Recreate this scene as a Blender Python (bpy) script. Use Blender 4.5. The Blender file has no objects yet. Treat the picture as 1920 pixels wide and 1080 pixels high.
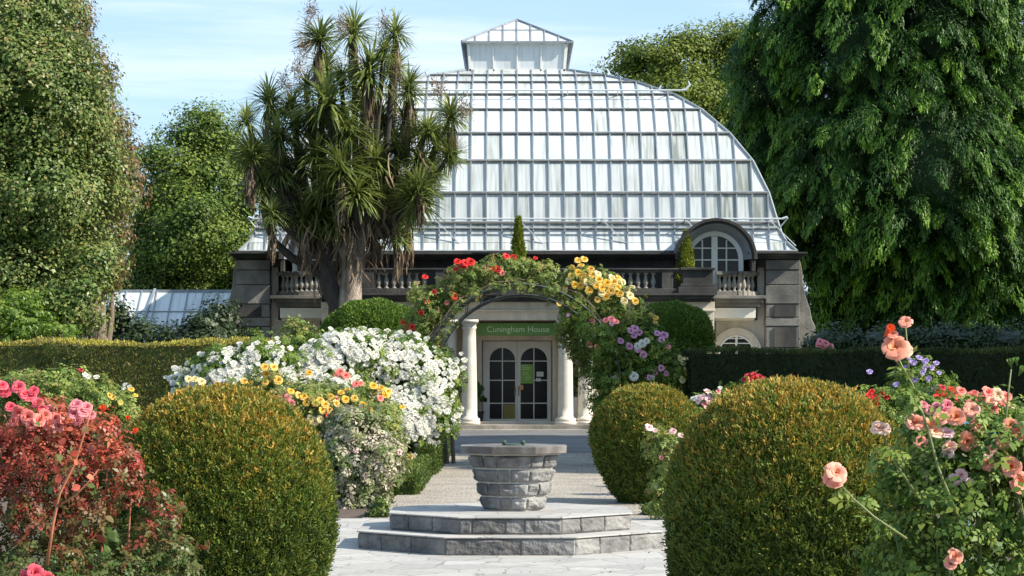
import bpy, math, random
import numpy as np
from mathutils import Vector, noise
R = math.radians
random.seed(7)
S = bpy.context.scene
C = S.collection
# ------------------------------------------------------------------ camera, sky, sun, exposure
HC, F, YH = 1.7, 4400.0, 690.0            # eye height, focal length in photo pixels, horizon row
cam_d = bpy.data.cameras.new('camera'); cam = bpy.data.objects.new('camera', cam_d); C.objects.link(cam)
cam.location = (0, 0, HC); cam.rotation_euler = (R(90), 0, 0)
cam_d.sensor_width = 36; cam_d.lens = F/1920*36; cam_d.shift_y = (YH-540)/1920
cam_d.clip_start = .1; cam_d.clip_end = 2000
S.camera = cam
SUN_EL, SUN_A = 38, 16
w = bpy.data.worlds.new('World'); S.world = w; w.use_nodes = True
nt = w.node_tree; nt.nodes.clear()
out = nt.nodes.new('ShaderNodeOutputWorld'); bg = nt.nodes.new('ShaderNodeBackground')
sky = nt.nodes.new('ShaderNodeTexSky'); sky.sky_type = 'NISHITA'; sky.sun_disc = False
sky.sun_elevation = R(SUN_EL); sky.sun_rotation = R(90+SUN_A); sky.air_density = 1.0; sky.dust_density = .25; sky.ozone_density = 2.2
tc = nt.nodes.new('ShaderNodeTexCoord'); mp = nt.nodes.new('ShaderNodeMapping'); mp.inputs['Scale'].default_value = (1.2, 1.2, 9)
mp.inputs['Rotation'].default_value = (0, R(8), 0)
nz = nt.nodes.new('ShaderNodeTexNoise'); nz.inputs['Scale'].default_value = 2.6; nz.inputs['Detail'].default_value = 6; nz.inputs['Roughness'].default_value = .5
rp = nt.nodes.new('ShaderNodeValToRGB'); rp.color_ramp.elements[0].position = .35; rp.color_ramp.elements[0].color = (.45, .45, .45, 1); rp.color_ramp.elements[1].position = .85
rp.color_ramp.elements[1].color = (.9, .9, .9, 1)
mx = nt.nodes.new('ShaderNodeMixRGB'); mx.inputs[2].default_value = (3.6, 5.3, 7.2, 1)
L = nt.links.new
L(tc.outputs['Generated'], mp.inputs[0]); L(mp.outputs[0], nz.inputs[0]); L(nz.outputs['Fac'], rp.inputs[0])
L(rp.outputs[0], mx.inputs[0]); L(sky.outputs[0], mx.inputs[1]); 
nz2 = nt.nodes.new('ShaderNodeTexNoise'); nz2.inputs['Scale'].default_value = 1.6; nz2.inputs['Detail'].default_value = 8; nz2.inputs['Roughness'].default_value = .62
mp2 = nt.nodes.new('ShaderNodeMapping'); mp2.inputs['Scale'].default_value = (2, 2, 26); mp2.inputs['Rotation'].default_value = (0, R(-7), 0); mp2.inputs['Location'].default_value = (.3, 0, .4)
rp2 = nt.nodes.new('ShaderNodeValToRGB'); rp2.color_ramp.elements[0].position = .48; rp2.color_ramp.elements[1].position = .8; rp2.color_ramp.elements[1].color = (.75, .75, .75, 1)
mx2 = nt.nodes.new('ShaderNodeMixRGB'); mx2.inputs[2].default_value = (6.6, 7.1, 7.6, 1)
L(tc.outputs['Generated'], mp2.inputs[0]); L(mp2.outputs[0], nz2.inputs[0]); L(nz2.outputs['Fac'], rp2.inputs[0]); L(rp2.outputs[0], mx2.inputs[0]); L(mx.outputs[0], mx2.inputs[1]); L(mx2.outputs[0], bg.inputs[0]); L(bg.outputs[0], out.inputs[0])
bg.inputs[1].default_value = .097
sd = bpy.data.lights.new('sun', 'SUN'); so = bpy.data.objects.new('sun', sd); C.objects.link(so)
sd.energy = 5.0; sd.angle = R(.5); sd.color = (1, .925, .79)
sv = Vector((math.cos(R(SUN_EL))*math.cos(R(SUN_A)), -math.cos(R(SUN_EL))*math.sin(R(SUN_A)), math.sin(R(SUN_EL))))
so.rotation_euler = sv.to_track_quat('Z', 'Y').to_euler(); so.location = (40, -10, 40)
S.view_settings.view_transform = 'Standard'; S.view_settings.look = 'None'; S.view_settings.gamma = 1
S.view_settings.exposure = .85
S.render.engine = 'CYCLES'

def X(px, Y): return (px-960)*Y/F
def Z(py, Y): return HC+(YH-py)*Y/F
def P(px, py, Y): return Vector((X(px, Y), Y, Z(py, Y)))

# ------------------------------------------------------------------ helpers
def tag(o, label=None, cat=None, group=None, kind=None):
    if label: o['label'] = label
    if cat: o['category'] = cat
    if group: o['group'] = group
    if kind: o['kind'] = kind
    return o
def empty(name, loc=(0, 0, 0), rz=0, **k):
    o = bpy.data.objects.new(name, None); C.objects.link(o); o.location = loc; o.rotation_euler.z = rz
    o.empty_display_size = .2
    return tag(o, **k)
def link(name, me, parent=None, loc=(0, 0, 0), rot=None, sc=None):
    o = bpy.data.objects.new(name, me); C.objects.link(o)
    if parent: o.parent = parent
    o.location = loc
    if rot is not None: o.rotation_euler = rot
    if sc is not None: o.scale = (sc, sc, sc) if not hasattr(sc, '__len__') else sc
    return o
class MB:
    def __init__(s): s.v = []; s.f = []; s.t = []
    def add(s, vs, fs, t=0.):
        n = len(s.v); s.v += [tuple(p) for p in vs]; s.f += [tuple(i+n for i in f) for f in fs]; s.t += [t]*len(fs)
    def box(s, a, b, t=0.):
        x0, y0, z0 = a; x1, y1, z1 = b
        s.add([(x0,y0,z0),(x1,y0,z0),(x1,y1,z0),(x0,y1,z0),(x0,y0,z1),(x1,y0,z1),(x1,y1,z1),(x0,y1,z1)],
              [(0,3,2,1),(4,5,6,7),(0,1,5,4),(1,2,6,5),(2,3,7,6),(3,0,4,7)], t)
    def bar(s, p, q, w, h, up=(0, 0, 1), t=0.):
        p = Vector(p); q = Vector(q); d = (q-p).normalized(); up = Vector(up)
        r = d.cross(up)
        if r.length < 1e-4: r = d.cross(Vector((0, 1, 0)))
        r = r.normalized()*w/2; u = r.cross(d).normalized()*h/2
        vs = [p-r-u, p+r-u, p+r+u, p-r+u, q-r-u, q+r-u, q+r+u, q-r+u]
        s.add(vs, [(0,1,2,3),(7,6,5,4),(0,4,5,1),(1,5,6,2),(2,6,7,3),(3,7,4,0)], t)
    def tube(s, pts, rad, n=8, t=0., cap=True, wob=0):
        pts = [Vector(p) for p in pts]; m = len(pts)
        if not hasattr(rad, '__len__'): rad = [rad]*m
        vs = []; ref = None
        for i, p in enumerate(pts):
            d = (pts[min(i+1, m-1)]-pts[max(i-1, 0)]).normalized()
            if ref is None: ref = d.orthogonal().normalized()
            ref = (ref-d*ref.dot(d)).normalized(); b = d.cross(ref)
            for k in range(n):
                a = 2*math.pi*k/n; rr = rad[i]*(1+wob*random.uniform(-1, 1))
                vs.append(p+(ref*math.cos(a)+b*math.sin(a))*rr)
        fs = [(i*n+k, i*n+(k+1) % n, (i+1)*n+(k+1) % n, (i+1)*n+k) for i in range(m-1) for k in range(n)]
        if cap: fs += [tuple(range(n-1, -1, -1)), tuple((m-1)*n+k for k in range(n))]
        s.add(vs, fs, t)
    def lathe(s, prof, c=(0, 0, 0), n=24, t=0.):
        vs = []; m = len(prof)
        for r, z in prof:
            for k in range(n):
                a = 2*math.pi*k/n; vs.append((c[0]+r*math.cos(a), c[1]+r*math.sin(a), c[2]+z))
        fs = [(i*n+k, i*n+(k+1) % n, (i+1)*n+(k+1) % n, (i+1)*n+k) for i in range(m-1) for k in range(n)]
        fs += [tuple(range(n-1, -1, -1)), tuple((m-1)*n+k for k in range(n))]
        s.add(vs, fs, t)
    def prism(s, poly, y0, y1, t=0.):      # polygon in x,z extruded along y
        n = len(poly)
        vs = [(x, y0, z) for x, z in poly]+[(x, y1, z) for x, z in poly]
        s.add(vs, [tuple(range(n)), tuple(range(2*n-1, n-1, -1))]+[(i, i+n, (i+1) % n+n, (i+1) % n) for i in range(n)], t)
    def mesh(s, name, mat, smooth=False):
        me = bpy.data.meshes.new(name); me.from_pydata(s.v, [], s.f)
        a = me.attributes.new('t', 'FLOAT', 'FACE'); a.data.foreach_set('value', s.t)
        if smooth: me.shade_smooth()
        me.materials.append(mat); me.update(); return me
    def build(s, name, mat, parent=None, smooth=False, bevel=0, loc=(0, 0, 0)):
        o = link(name, s.mesh(name, mat, smooth), parent, loc)
        if bevel:
            b = o.modifiers.new('bevel', 'BEVEL'); b.width = bevel; b.segments = 2; b.limit_method = 'ANGLE'
        return o

def nrm(a): return a/np.maximum(np.linalg.norm(a, axis=1, keepdims=True), 1e-9)
def merged(name, tv, tf, M, T, mat, t=None, tt=None, smooth=False):
    """one mesh out of n transformed copies of a small template (all template faces have the same vertex count)"""
    tv = np.asarray(tv, float); tf = np.asarray(tf, int); n = len(T); k = len(tv); nf, fs = tf.shape
    v = (np.einsum('nij,kj->nki', M, tv)+T[:, None, :]).reshape(-1, 3)
    f = (tf[None]+(np.arange(n)*k)[:, None, None]).reshape(-1)
    me = bpy.data.meshes.new(name); me.vertices.add(n*k); me.vertices.foreach_set('co', v.astype(np.float32).ravel())
    me.loops.add(len(f)); me.loops.foreach_set('vertex_index', f.astype(np.int32))
    me.polygons.add(n*nf); me.polygons.foreach_set('loop_start', (np.arange(n*nf)*fs).astype(np.int32))
    me.polygons.foreach_set('loop_total', np.full(n*nf, fs, np.int32))
    a = me.attributes.new('t', 'FLOAT', 'FACE')
    tval = np.zeros((n, nf)) if t is None else np.repeat(np.asarray(t)[:, None], nf, 1)
    if tt is not None: tval = tval+np.asarray(tt)[None]
    a.data.foreach_set('value', tval.astype(np.float32).ravel())
    me.update(calc_edges=True)
    if smooth: me.shade_smooth()
    me.materials.append(mat); return me
def frames(Wn, rng, Ls, Ws, U=None):
    """leaf bases: Wn = leaf normals, U = optional leaf directions"""
    Wn = nrm(Wn)
    if U is None: U = np.cross(Wn, rng.normal(size=Wn.shape))
    U = nrm(U); V = nrm(np.cross(Wn, U)); N = np.cross(U, V)
    return np.stack([U*Ls[:, None], V*Ws[:, None], N*Ls[:, None]], axis=2)
DIA = ([(-.5,0,0),(0,-.5,.06),(.5,0,-.06),(0,.5,.06)], [(0,1,2,3)])
OVAL = ([(0,0,0),(.35,-.5,.09),(.75,-.36,.05),(1,0,-.08),(.75,.36,.05),(.35,.5,.09),(.5,0,-.02)],
        [(0,1,2,6),(6,2,3,4),(0,6,4,5)])
def leaflets():
    # a compound rose leaf: five leaflets on a rachis
    vs = []; fs = []
    for (ox, oy, a, s) in ((.62,0,0,.5),(.5,.05,65,.4),(.5,-.05,-65,.4),(.22,.04,75,.34),(.22,-.04,-75,.34)):
        n = len(vs); ca, sa = math.cos(R(a)), math.sin(R(a))
        for x, y, z in [(0,0,0),(.4,-.33,.07),(1,0,-.1),(.4,.33,.07)]:
            x *= s; y *= s; vs.append((ox+x*ca-y*sa, oy+x*sa+y*ca, z*s-.1*(ox+x)**2))
        fs.append((n, n+1, n+2, n+3))
    n = len(vs); vs += [(0,-.012,0),(.65,-.008,-.04),(.65,.008,-.04),(0,.012,0)]; fs.append((n,n+1,n+2,n+3))
    return vs, fs
LEAF5 = leaflets()
STRAP = ([(0,-.3,0),(0,.3,0),(.35,-.5,.02),(.35,.5,.02),(.7,-.38,-.07),(.7,.38,-.07),(1,-.04,-.24),(1,.04,-.24)],
         [(0,2,3,1),(2,4,5,3),(4,6,7,5)])
SPRAY = ([(0,0,0),(.3,-.5,0),(.42,-.1,.02),(.75,-.3,-.05),(1,0,-.12),(.75,.3,-.05),(.42,.1,.02),(.3,.5,0)], [])
SPRAY = (SPRAY[0], [(0,1,2),(0,2,6),(0,6,7),(2,3,4),(2,4,6),(6,4,5)])

# ------------------------------------------------------------------ materials
def newmat(name):
    m = bpy.data.materials.new(name); m.use_nodes = True; n = m.node_tree; n.nodes.clear()
    o = n.nodes.new('ShaderNodeOutputMaterial'); return m, n, o
def ramp(n, cols):
    r = n.nodes.new('ShaderNodeValToRGB'); e = r.color_ramp.elements
    k = len(cols)
    for i, c in enumerate(cols):
        if i < 2: q = e[i]
        else: q = e.new(1)
        q.position = i/(k-1); q.color = (*c, 1)
    return r
def leafmat(name, cols, rough=.45, tr=.3, spec=.5, obrand=0.):
    m, n, o = newmat(name); l = n.links.new
    at = n.nodes.new('ShaderNodeAttribute'); at.attribute_name = 't'
    r = ramp(n, cols); src = at.outputs['Fac']
    if obrand:
        oi = n.nodes.new('ShaderNodeObjectInfo'); ma = n.nodes.new('ShaderNodeMath'); ma.operation = 'MULTIPLY_ADD'
        l(oi.outputs['Random'], ma.inputs[0]); ma.inputs[1].default_value = obrand; l(src, ma.inputs[2]); src = ma.outputs[0]
    l(src, r.inputs[0])
    b = n.nodes.new('ShaderNodeBsdfPrincipled'); b.inputs['Roughness'].default_value = rough
    b.inputs['Specular IOR Level'].default_value = spec
    l(r.outputs[0], b.inputs['Base Color'])
    if tr:
        g = n.nodes.new('ShaderNodeBsdfTranslucent'); l(r.outputs[0], g.inputs[0])
        mi = n.nodes.new('ShaderNodeMixShader'); mi.inputs[0].default_value = tr
        l(b.outputs[0], mi.inputs[1]); l(g.outputs[0], mi.inputs[2]); l(mi.outputs[0], o.inputs[0])
    else: l(b.outputs[0], o.inputs[0])
    return m
def stone(name, c1, c2, scale=6, rough=.85, bump=.3, stain=None, bscale=None, coord='Object', stretch=(1, 1, 1), sp=(.45, .7), metal=0, coat=0, tvar=0, bd=.02):
    m, n, o = newmat(name); l = n.links.new
    t = n.nodes.new('ShaderNodeTexCoord'); mp = n.nodes.new('ShaderNodeMapping'); mp.inputs['Scale'].default_value = stretch
    l(t.outputs[coord], mp.inputs[0])
    a = n.nodes.new('ShaderNodeTexNoise'); a.inputs['Scale'].default_value = scale; a.inputs['Detail'].default_value = 8; a.inputs['Roughness'].default_value = .65
    l(mp.outputs[0], a.inputs[0]); r = ramp(n, [c1, c2]); r.color_ramp.elements[0].position = .3; r.color_ramp.elements[1].position = .72
    l(a.outputs['Fac'], r.inputs[0]); col = r.outputs[0]
    if stain:
        s = n.nodes.new('ShaderNodeTexNoise'); s.inputs['Scale'].default_value = scale*.22; s.inputs['Detail'].default_value = 5
        l(mp.outputs[0], s.inputs[0]); sr = n.nodes.new('ShaderNodeValToRGB'); sr.color_ramp.elements[0].position = sp[0]; sr.color_ramp.elements[1].position = sp[1]
        l(s.outputs['Fac'], sr.inputs[0]); mi = n.nodes.new('ShaderNodeMixRGB'); l(sr.outputs[0], mi.inputs[0]); l(col, mi.inputs[1]); mi.inputs[2].default_value = (*stain, 1); col = mi.outputs[0]
    if tvar:
        at = n.nodes.new('ShaderNodeAttribute'); at.attribute_name = 't'
        mr = n.nodes.new('ShaderNodeMapRange'); mr.inputs['To Min'].default_value = 1-tvar; mr.inputs['To Max'].default_value = 1+tvar*.4
        l(at.outputs['Fac'], mr.inputs[0]); mm = n.nodes.new('ShaderNodeVectorMath'); mm.operation = 'SCALE'
        l(col, mm.inputs[0]); l(mr.outputs[0], mm.inputs['Scale']); col = mm.outputs[0]
    b = n.nodes.new('ShaderNodeBsdfPrincipled'); b.inputs['Roughness'].default_value = rough; b.inputs['Metallic'].default_value = metal
    b.inputs['Coat Weight'].default_value = coat
    l(col, b.inputs['Base Color'])
    if bump:
        a2 = n.nodes.new('ShaderNodeTexNoise'); a2.inputs['Scale'].default_value = bscale or scale*5; a2.inputs['Detail'].default_value = 6
        l(mp.outputs[0], a2.inputs[0]); bp = n.nodes.new('ShaderNodeBump'); bp.inputs['Strength'].default_value = bump; bp.inputs['Distance'].default_value = bd
        l(a2.outputs['Fac'], bp.inputs['Height']); l(bp.outputs[0], b.inputs['Normal'])
    l(b.outputs[0], o.inputs[0]); return m

M = {}
M['bluestone'] = stone('bluestone', (.07,.07,.07), (.19,.185,.18), 9, .8, .55, (.32,.31,.295), 30, tvar=.3, bd=.03)
M['mortar'] = stone('mortar', (.36,.34,.30), (.5,.48,.43), 9, .9, .4)
M['slab'] = stone('slab', (.06,.052,.047), (.13,.115,.105), 8, .65, .25, (.27,.25,.23), 40)
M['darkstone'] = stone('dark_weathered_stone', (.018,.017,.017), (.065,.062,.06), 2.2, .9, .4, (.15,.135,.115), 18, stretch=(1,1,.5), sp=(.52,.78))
M['greystone'] = stone('grey_stone', (.20,.18,.155), (.42,.385,.33), 2.6, .88, .5, (.07,.066,.06), 16, sp=(.42,.68))
M['cream'] = stone('cream_stone', (.54,.48,.39), (.72,.66,.55), 2.5, .85, .3, (.24,.20,.15), 20, sp=(.5,.78), stretch=(1.6,1.6,.6))
M['column'] = stone('column_plaster', (.50,.46,.39), (.64,.6,.52), 3, .6, .1, (.5,.44,.36), 20, sp=(.55,.9))
M['whitepaint'] = stone('white_paint', (.68,.67,.62), (.78,.77,.72), 4, .45, .05)
M['soffit'] = stone('pale_plaster', (.74,.69,.6), (.85,.8,.7), 4, .6, .1)
M['bar'] = stone('glazing_bar_paint', (.17,.20,.22), (.32,.35,.38), 3, .5, .1, (.22,.22,.2), sp=(.55,.8))
M['lap'] = stone('shadow_gap_lap', (.05,.05,.048), (.17,.17,.165), 5, .7, .1)  # dark strip at each pane row, its shadow gap put into the colour
M['rail'] = stone('galvanised_rail', (.5,.54,.56), (.66,.7,.72), 5, .4, .05)
M['green_metal'] = stone('weathered_green_metal', (.018,.022,.02), (.065,.075,.066), 12, .5, .1)
M['wood'] = stone('grey_brown_wood', (.13,.09,.07), (.24,.18,.14), 6, .8, .3, stretch=(6,6,1))
M['bark'] = stone('bark', (.10,.075,.055), (.22,.17,.13), 6, .9, .8, stretch=(3,3,.6))
M['palebark'] = stone('pale_cabbage_tree_bark', (.26,.2,.16), (.5,.42,.35), 5, .9, 1, (.14,.1,.08), 14, stretch=(3,3,.8), bd=.05)
M['darkbark'] = stone('dark_bark', (.03,.025,.022), (.09,.075,.065), 5, .9, .9, stretch=(3,3,.7))
M['soil'] = stone('soil', (.05,.035,.025), (.12,.09,.065), 5, .95, .8)
M['stem'] = stone('rose_stem', (.10,.14,.04), (.2,.22,.08), 10, .6, .1)
M['redstem'] = stone('red_rose_stem', (.30,.08,.04), (.42,.18,.08), 10, .5, .1)
M['terracotta'] = stone('terracotta', (.3,.12,.07), (.42,.18,.1), 9, .8, .2)
M['slate'] = stone('lead_edge', (.18,.2,.24), (.3,.33,.38), 6, .5, .1)

# white-washed glass panes
def glassmat():
    m, n, o = newmat('whitewashed_glass'); l = n.links.new
    t = n.nodes.new('ShaderNodeTexCoord'); mp = n.nodes.new('ShaderNodeMapping'); mp.inputs['Scale'].default_value = (7, .5, .5); l(t.outputs['Object'], mp.inputs[0])
    a = n.nodes.new('ShaderNodeTexNoise'); a.inputs['Scale'].default_value = 1.6; a.inputs['Detail'].default_value = 3; l(mp.outputs[0], a.inputs[0])
    at = n.nodes.new('ShaderNodeAttribute'); at.attribute_name = 't'
    ad = n.nodes.new('ShaderNodeMath'); ad.operation = 'MULTIPLY_ADD'; l(at.outputs['Fac'], ad.inputs[0]); ad.inputs[1].default_value = .46; l(a.outputs['Fac'], ad.inputs[2])
    r = ramp(n, [(.74,.77,.78),(.63,.67,.68),(.46,.49,.47),(.28,.30,.26)]); r.color_ramp.elements[0].position = .45
    for i, p in enumerate((.5,.66,.86,1.02)): r.color_ramp.elements[i].position = min(p, 1)
    l(ad.outputs[0], r.inputs[0])
    b = n.nodes.new('ShaderNodeBsdfPrincipled'); b.inputs['Roughness'].default_value = .22; b.inputs['Specular IOR Level'].default_value = .6
    l(r.outputs[0], b.inputs['Base Color'])
    tr = n.nodes.new('ShaderNodeBsdfTranslucent'); l(r.outputs[0], tr.inputs[0]); mi = n.nodes.new('ShaderNodeMixShader'); mi.inputs[0].default_value = .22
    l(b.outputs[0], mi.inputs[1]); l(tr.outputs[0], mi.inputs[2]); l(mi.outputs[0], o.inputs[0]); return m
M['glass'] = glassmat()
def simple(name, c, rough=.5, spec=.5, metal=0):
    m, n, o = newmat(name); b = n.nodes.new('ShaderNodeBsdfPrincipled'); b.inputs['Base Color'].default_value = (*c, 1)
    b.inputs['Roughness'].default_value = rough; b.inputs['Specular IOR Level'].default_value = spec; b.inputs['Metallic'].default_value = metal
    nzz = n.nodes.new('ShaderNodeTexNoise'); nzz.inputs['Scale'].default_value = 14; mr = n.nodes.new('ShaderNodeMapRange')
    mr.inputs['To Min'].default_value = max(rough-.08, .02); mr.inputs['To Max'].default_value = min(rough+.12, 1)
    n.links.new(nzz.outputs['Fac'], mr.inputs[0]); n.links.new(mr.outputs[0], b.inputs['Roughness'])
    n.links.new(b.outputs[0], o.inputs[0]); return m
M['darkglass'] = simple('dark_window_glass', (.008,.009,.009), .1, .25)
M['signgreen'] = simple('sign_green', (.10,.22,.035), .5)
M['signtext'] = simple('sign_lettering', (.55,.66,.42), .6)
M['postergreen'] = simple('poster_green', (.20,.42,.05), .5)
M['paper'] = simple('paper', (.75,.76,.74), .7)
M['orange'] = simple('orange_sticker', (.75,.36,.16), .6)
M['olive'] = simple('olive_panel', (.22,.19,.04), .6)
M['brass'] = simple('brass', (.25,.22,.16), .4, .5, .8)
M['verdigris'] = simple('verdigris_bronze', (.05,.085,.06), .6, .5, .3)
M['bluepaint'] = simple('light_blue_paint', (.30,.58,.78), .5)
M['teal'] = simple('teal_panel', (.16,.42,.42), .5)
M['whitepot'] = simple('white_glaze', (.7,.68,.62), .4)

LM = {}
LM['yew'] = leafmat('yew_foliage', [(.018,.036,.008),(.085,.135,.02),(.15,.20,.028),(.30,.23,.035),(.54,.32,.06)], .55, .25, .3)
LM['hedge'] = leafmat('hedge_foliage', [(.035,.055,.014),(.09,.115,.022),(.17,.165,.04),(.21,.16,.06),(.42,.38,.06)], .55, .2, .3)
LM['dome'] = leafmat('green_yew_foliage', [(.04,.08,.014),(.08,.15,.02),(.15,.23,.03),(.25,.30,.04)], .55, .25, .3)
LM['shadeyew'] = leafmat('shade_toned_hedge_foliage', [(.010,.018,.006),(.02,.034,.009),(.04,.06,.014),(.10,.12,.03)], .6, .15, .2)  # deep shade of the right-hand hedge put into its leaf colour
LM['box'] = leafmat('box_foliage', [(.03,.06,.012),(.08,.13,.022),(.2,.25,.05)], .5, .25, .3)
LM['holly'] = leafmat('glossy_leaf', [(.03,.065,.016),(.075,.13,.028),(.13,.19,.045),(.22,.26,.075),(.30,.22,.075)], .42, .25, .32)
LM['copper'] = leafmat('copper_leaf', [(.06,.09,.025),(.12,.12,.035),(.22,.13,.055),(.34,.17,.09)], .45, .35)
LM['dark'] = leafmat('dark_green_leaf', [(.018,.042,.012),(.055,.10,.02),(.12,.185,.03),(.23,.28,.045)], .55, .3, .25)
LM['oak'] = leafmat('yellow_green_leaf', [(.03,.062,.014),(.095,.145,.024),(.19,.235,.035),(.30,.32,.06)], .55, .35, .25)
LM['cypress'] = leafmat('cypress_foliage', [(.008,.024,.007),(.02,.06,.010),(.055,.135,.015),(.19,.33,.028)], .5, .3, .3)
LM['shrub'] = leafmat('dark_shrub_leaf', [(.012,.025,.009),(.025,.05,.014),(.06,.09,.02)], .5, .2)
LM['maple'] = leafmat('bright_maple_leaf', [(.05,.11,.015),(.13,.22,.03),(.26,.36,.05)], .45, .45)
LM['rose'] = leafmat('rose_leaf', [(.028,.062,.014),(.08,.15,.026),(.16,.235,.038),(.30,.34,.07)], .5, .3, .25)
LM['roselight'] = leafmat('pale_rose_leaf', [(.07,.12,.03),(.16,.24,.05),(.28,.33,.08),(.40,.25,.12)], .5, .35, .25)
LM['rosered'] = leafmat('red_rose_leaf', [(.03,.075,.018),(.07,.13,.03),(.12,.14,.04),(.24,.05,.032),(.44,.07,.045),(.60,.20,.10)], .42, .35, .35)
LM['silver'] = leafmat('silvery_rose_leaf', [(.06,.11,.025),(.15,.19,.06),(.42,.38,.27),(.74,.66,.55)], .55, .25, .3)
LM['strap'] = leafmat('cabbage_tree_leaf', [(.075,.115,.03),(.17,.22,.055),(.31,.35,.09),(.48,.46,.18)], .4, .35, .5)
LM['dead'] = leafmat('dead_strap_leaf', [(.08,.06,.04),(.19,.135,.09),(.36,.26,.18)], .8, .2, .2)
LM['conelight'] = leafmat('golden_conifer', [(.09,.13,.02),(.2,.25,.03),(.34,.34,.05)], .55, .25, .3)
LM['grass'] = leafmat('lawn_grass', [(.05,.11,.015),(.10,.18,.02),(.2,.26,.05)], .5, .3)
BM = {}
for nm, cols in {'white': [(.64,.63,.50),(.72,.71,.64),(.76,.75,.70),(.76,.71,.54)], 'yellow': [(.85,.62,.2),(.84,.52,.06),(.82,.40,.03)],
                 'cream': [(.85,.75,.42),(.82,.62,.25)], 'peach': [(.86,.42,.33),(.84,.34,.22),(.85,.33,.12)], 'peachpale': [(.88,.62,.50),(.87,.52,.36),(.85,.42,.2)],
                 'pink': [(.86,.34,.36),(.8,.2,.24)], 'hotpink': [(.86,.17,.22),(.80,.08,.12)], 'coral': [(.85,.30,.25),(.82,.16,.12)],
                 'red': [(.75,.05,.04),(.6,.02,.02)], 'orangered': [(.8,.14,.04),(.7,.07,.02)], 'mauve': [(.66,.36,.52),(.52,.2,.38)],
                 'crimson': [(.5,.03,.06),(.35,.015,.03)], 'lilac': [(.48,.38,.66),(.36,.26,.56)], 'palepink': [(.85,.62,.6),(.82,.48,.5)], 'bud': [(.12,.22,.05),(.2,.3,.08)]}.items():
    BM[nm] = leafmat(nm+'_petals', cols, .5, .28, .3, obrand=.35)

# ------------------------------------------------------------------ blooms
def bloom_template(rings, na=4, nl=4, seed=1):
    rng = random.Random(seed); vs = []; fs = []; tt = []
    for ri, (cnt, tilt, ln, ha) in enumerate(rings):
        for k in range(cnt):
            p0 = 2*math.pi*(k+rng.random()*.35)/cnt+ri*1.1; tl = R(tilt+rng.uniform(-7, 7)); l0 = ln*rng.uniform(.9, 1.08)
            n = len(vs)
            for j in range(nl):
                s = j/(nl-1)
                ang = tl*(.35+.75*s)+(.5 if j == nl-1 else 0)*(tilt > 30)
                if j == 0: r, z = .04, 0
                else: r += l0/(nl-1)*math.sin(ang); z += l0/(nl-1)*math.cos(ang)
                prof = (.3, .85, 1.08, .72)[j] if nl == 4 else (.4, 1, .7)[j]
                for i in range(na):
                    wv = -1+2*i/(na-1); a = p0+wv*R(ha)*prof; dz = -.05*wv*wv*s+rng.uniform(-.012, .012)
                    vs.append((r*math.cos(a), r*math.sin(a), z+dz))
            for j in range(nl-1):
                for i in range(na-1):
                    fs.append((n+j*na+i, n+j*na+i+1, n+(j+1)*na+i+1, n+(j+1)*na+i)); tt.append(ri/len(rings)*.8)
    v = np.array(vs); s = .5/np.abs(v[:, :2]).max(); return v*s, fs, tt
ROSE = bloom_template([(6,72,1,38),(6,55,.9,38),(5,38,.78,44),(5,24,.62,44),(4,14,.5,52),(3,7,.44,65)], seed=3)
ROSE_O = bloom_template([(6,86,1,36),(6,66,.95,36),(6,48,.8,38),(5,32,.6,40),(5,20,.42,40)], seed=5)
SMALL = bloom_template([(5,62,1,40),(5,34,.85,42),(4,14,.7,50)], 3, 3, seed=4)
BUD = bloom_template([(4,16,1,60),(3,8,1.05,60)], 3, 4, seed=6)
_bl = {}
def bloom_mesh(col, kind):
    if (col, kind) not in _bl:
        v, f, t = {'rose': ROSE, 'open': ROSE_O, 'small': SMALL, 'bud': BUD}[kind]
        me = bpy.data.meshes.new(col+'_bloom'); me.from_pydata([tuple(p) for p in v], [], f)
        a = me.attributes.new('t', 'FLOAT', 'FACE'); a.data.foreach_set('value', t); me.shade_smooth(); me.materials.append(BM[col]); _bl[(col, kind)] = me
    return _bl[(col, kind)]

def ell_surface(ells, px, py, Yd):
    """point of the bush's surface seen at photo pixel (px,py); ells = world ellipsoids (c, r)"""
    best = None
    for c, r in ells:
        u = (X(px, c[1])-c[0])/r[0]; v = (Z(py, c[1])-c[2])/r[2]; q = u*u+v*v
        if q < 1:
            y = c[1]-r[1]*math.sqrt(1-q); n = Vector((u/r[0], -math.sqrt(1-q)/r[1], v/r[2])).normalized()
            if best is None or y < best[0]: best = (y, n)
    hit = best is not None
    if not hit: best = (Yd, Vector((0, -.5, .8)))
    return P(px, py, best[0]), best[1], hit
def world_ells(els, Y, dep=None):
    """els: (px,py,rpx,rpy[,dY]) -> centre / radii"""
    o = []
    for e in els:
        y = Y+(e[4] if len(e) > 4 else 0); s = y/F
        rx = e[2]*s; rz = e[3]*s; o.append((np.array(P(e[0], e[1], y)), np.array((rx, (dep or .85)*rx, rz))))
    return o
def inside(ells, p, f):
    m = np.zeros(len(p), bool)
    for c, r in ells: m |= (((p-c)/r)**2).sum(1) < f*f
    return m
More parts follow.
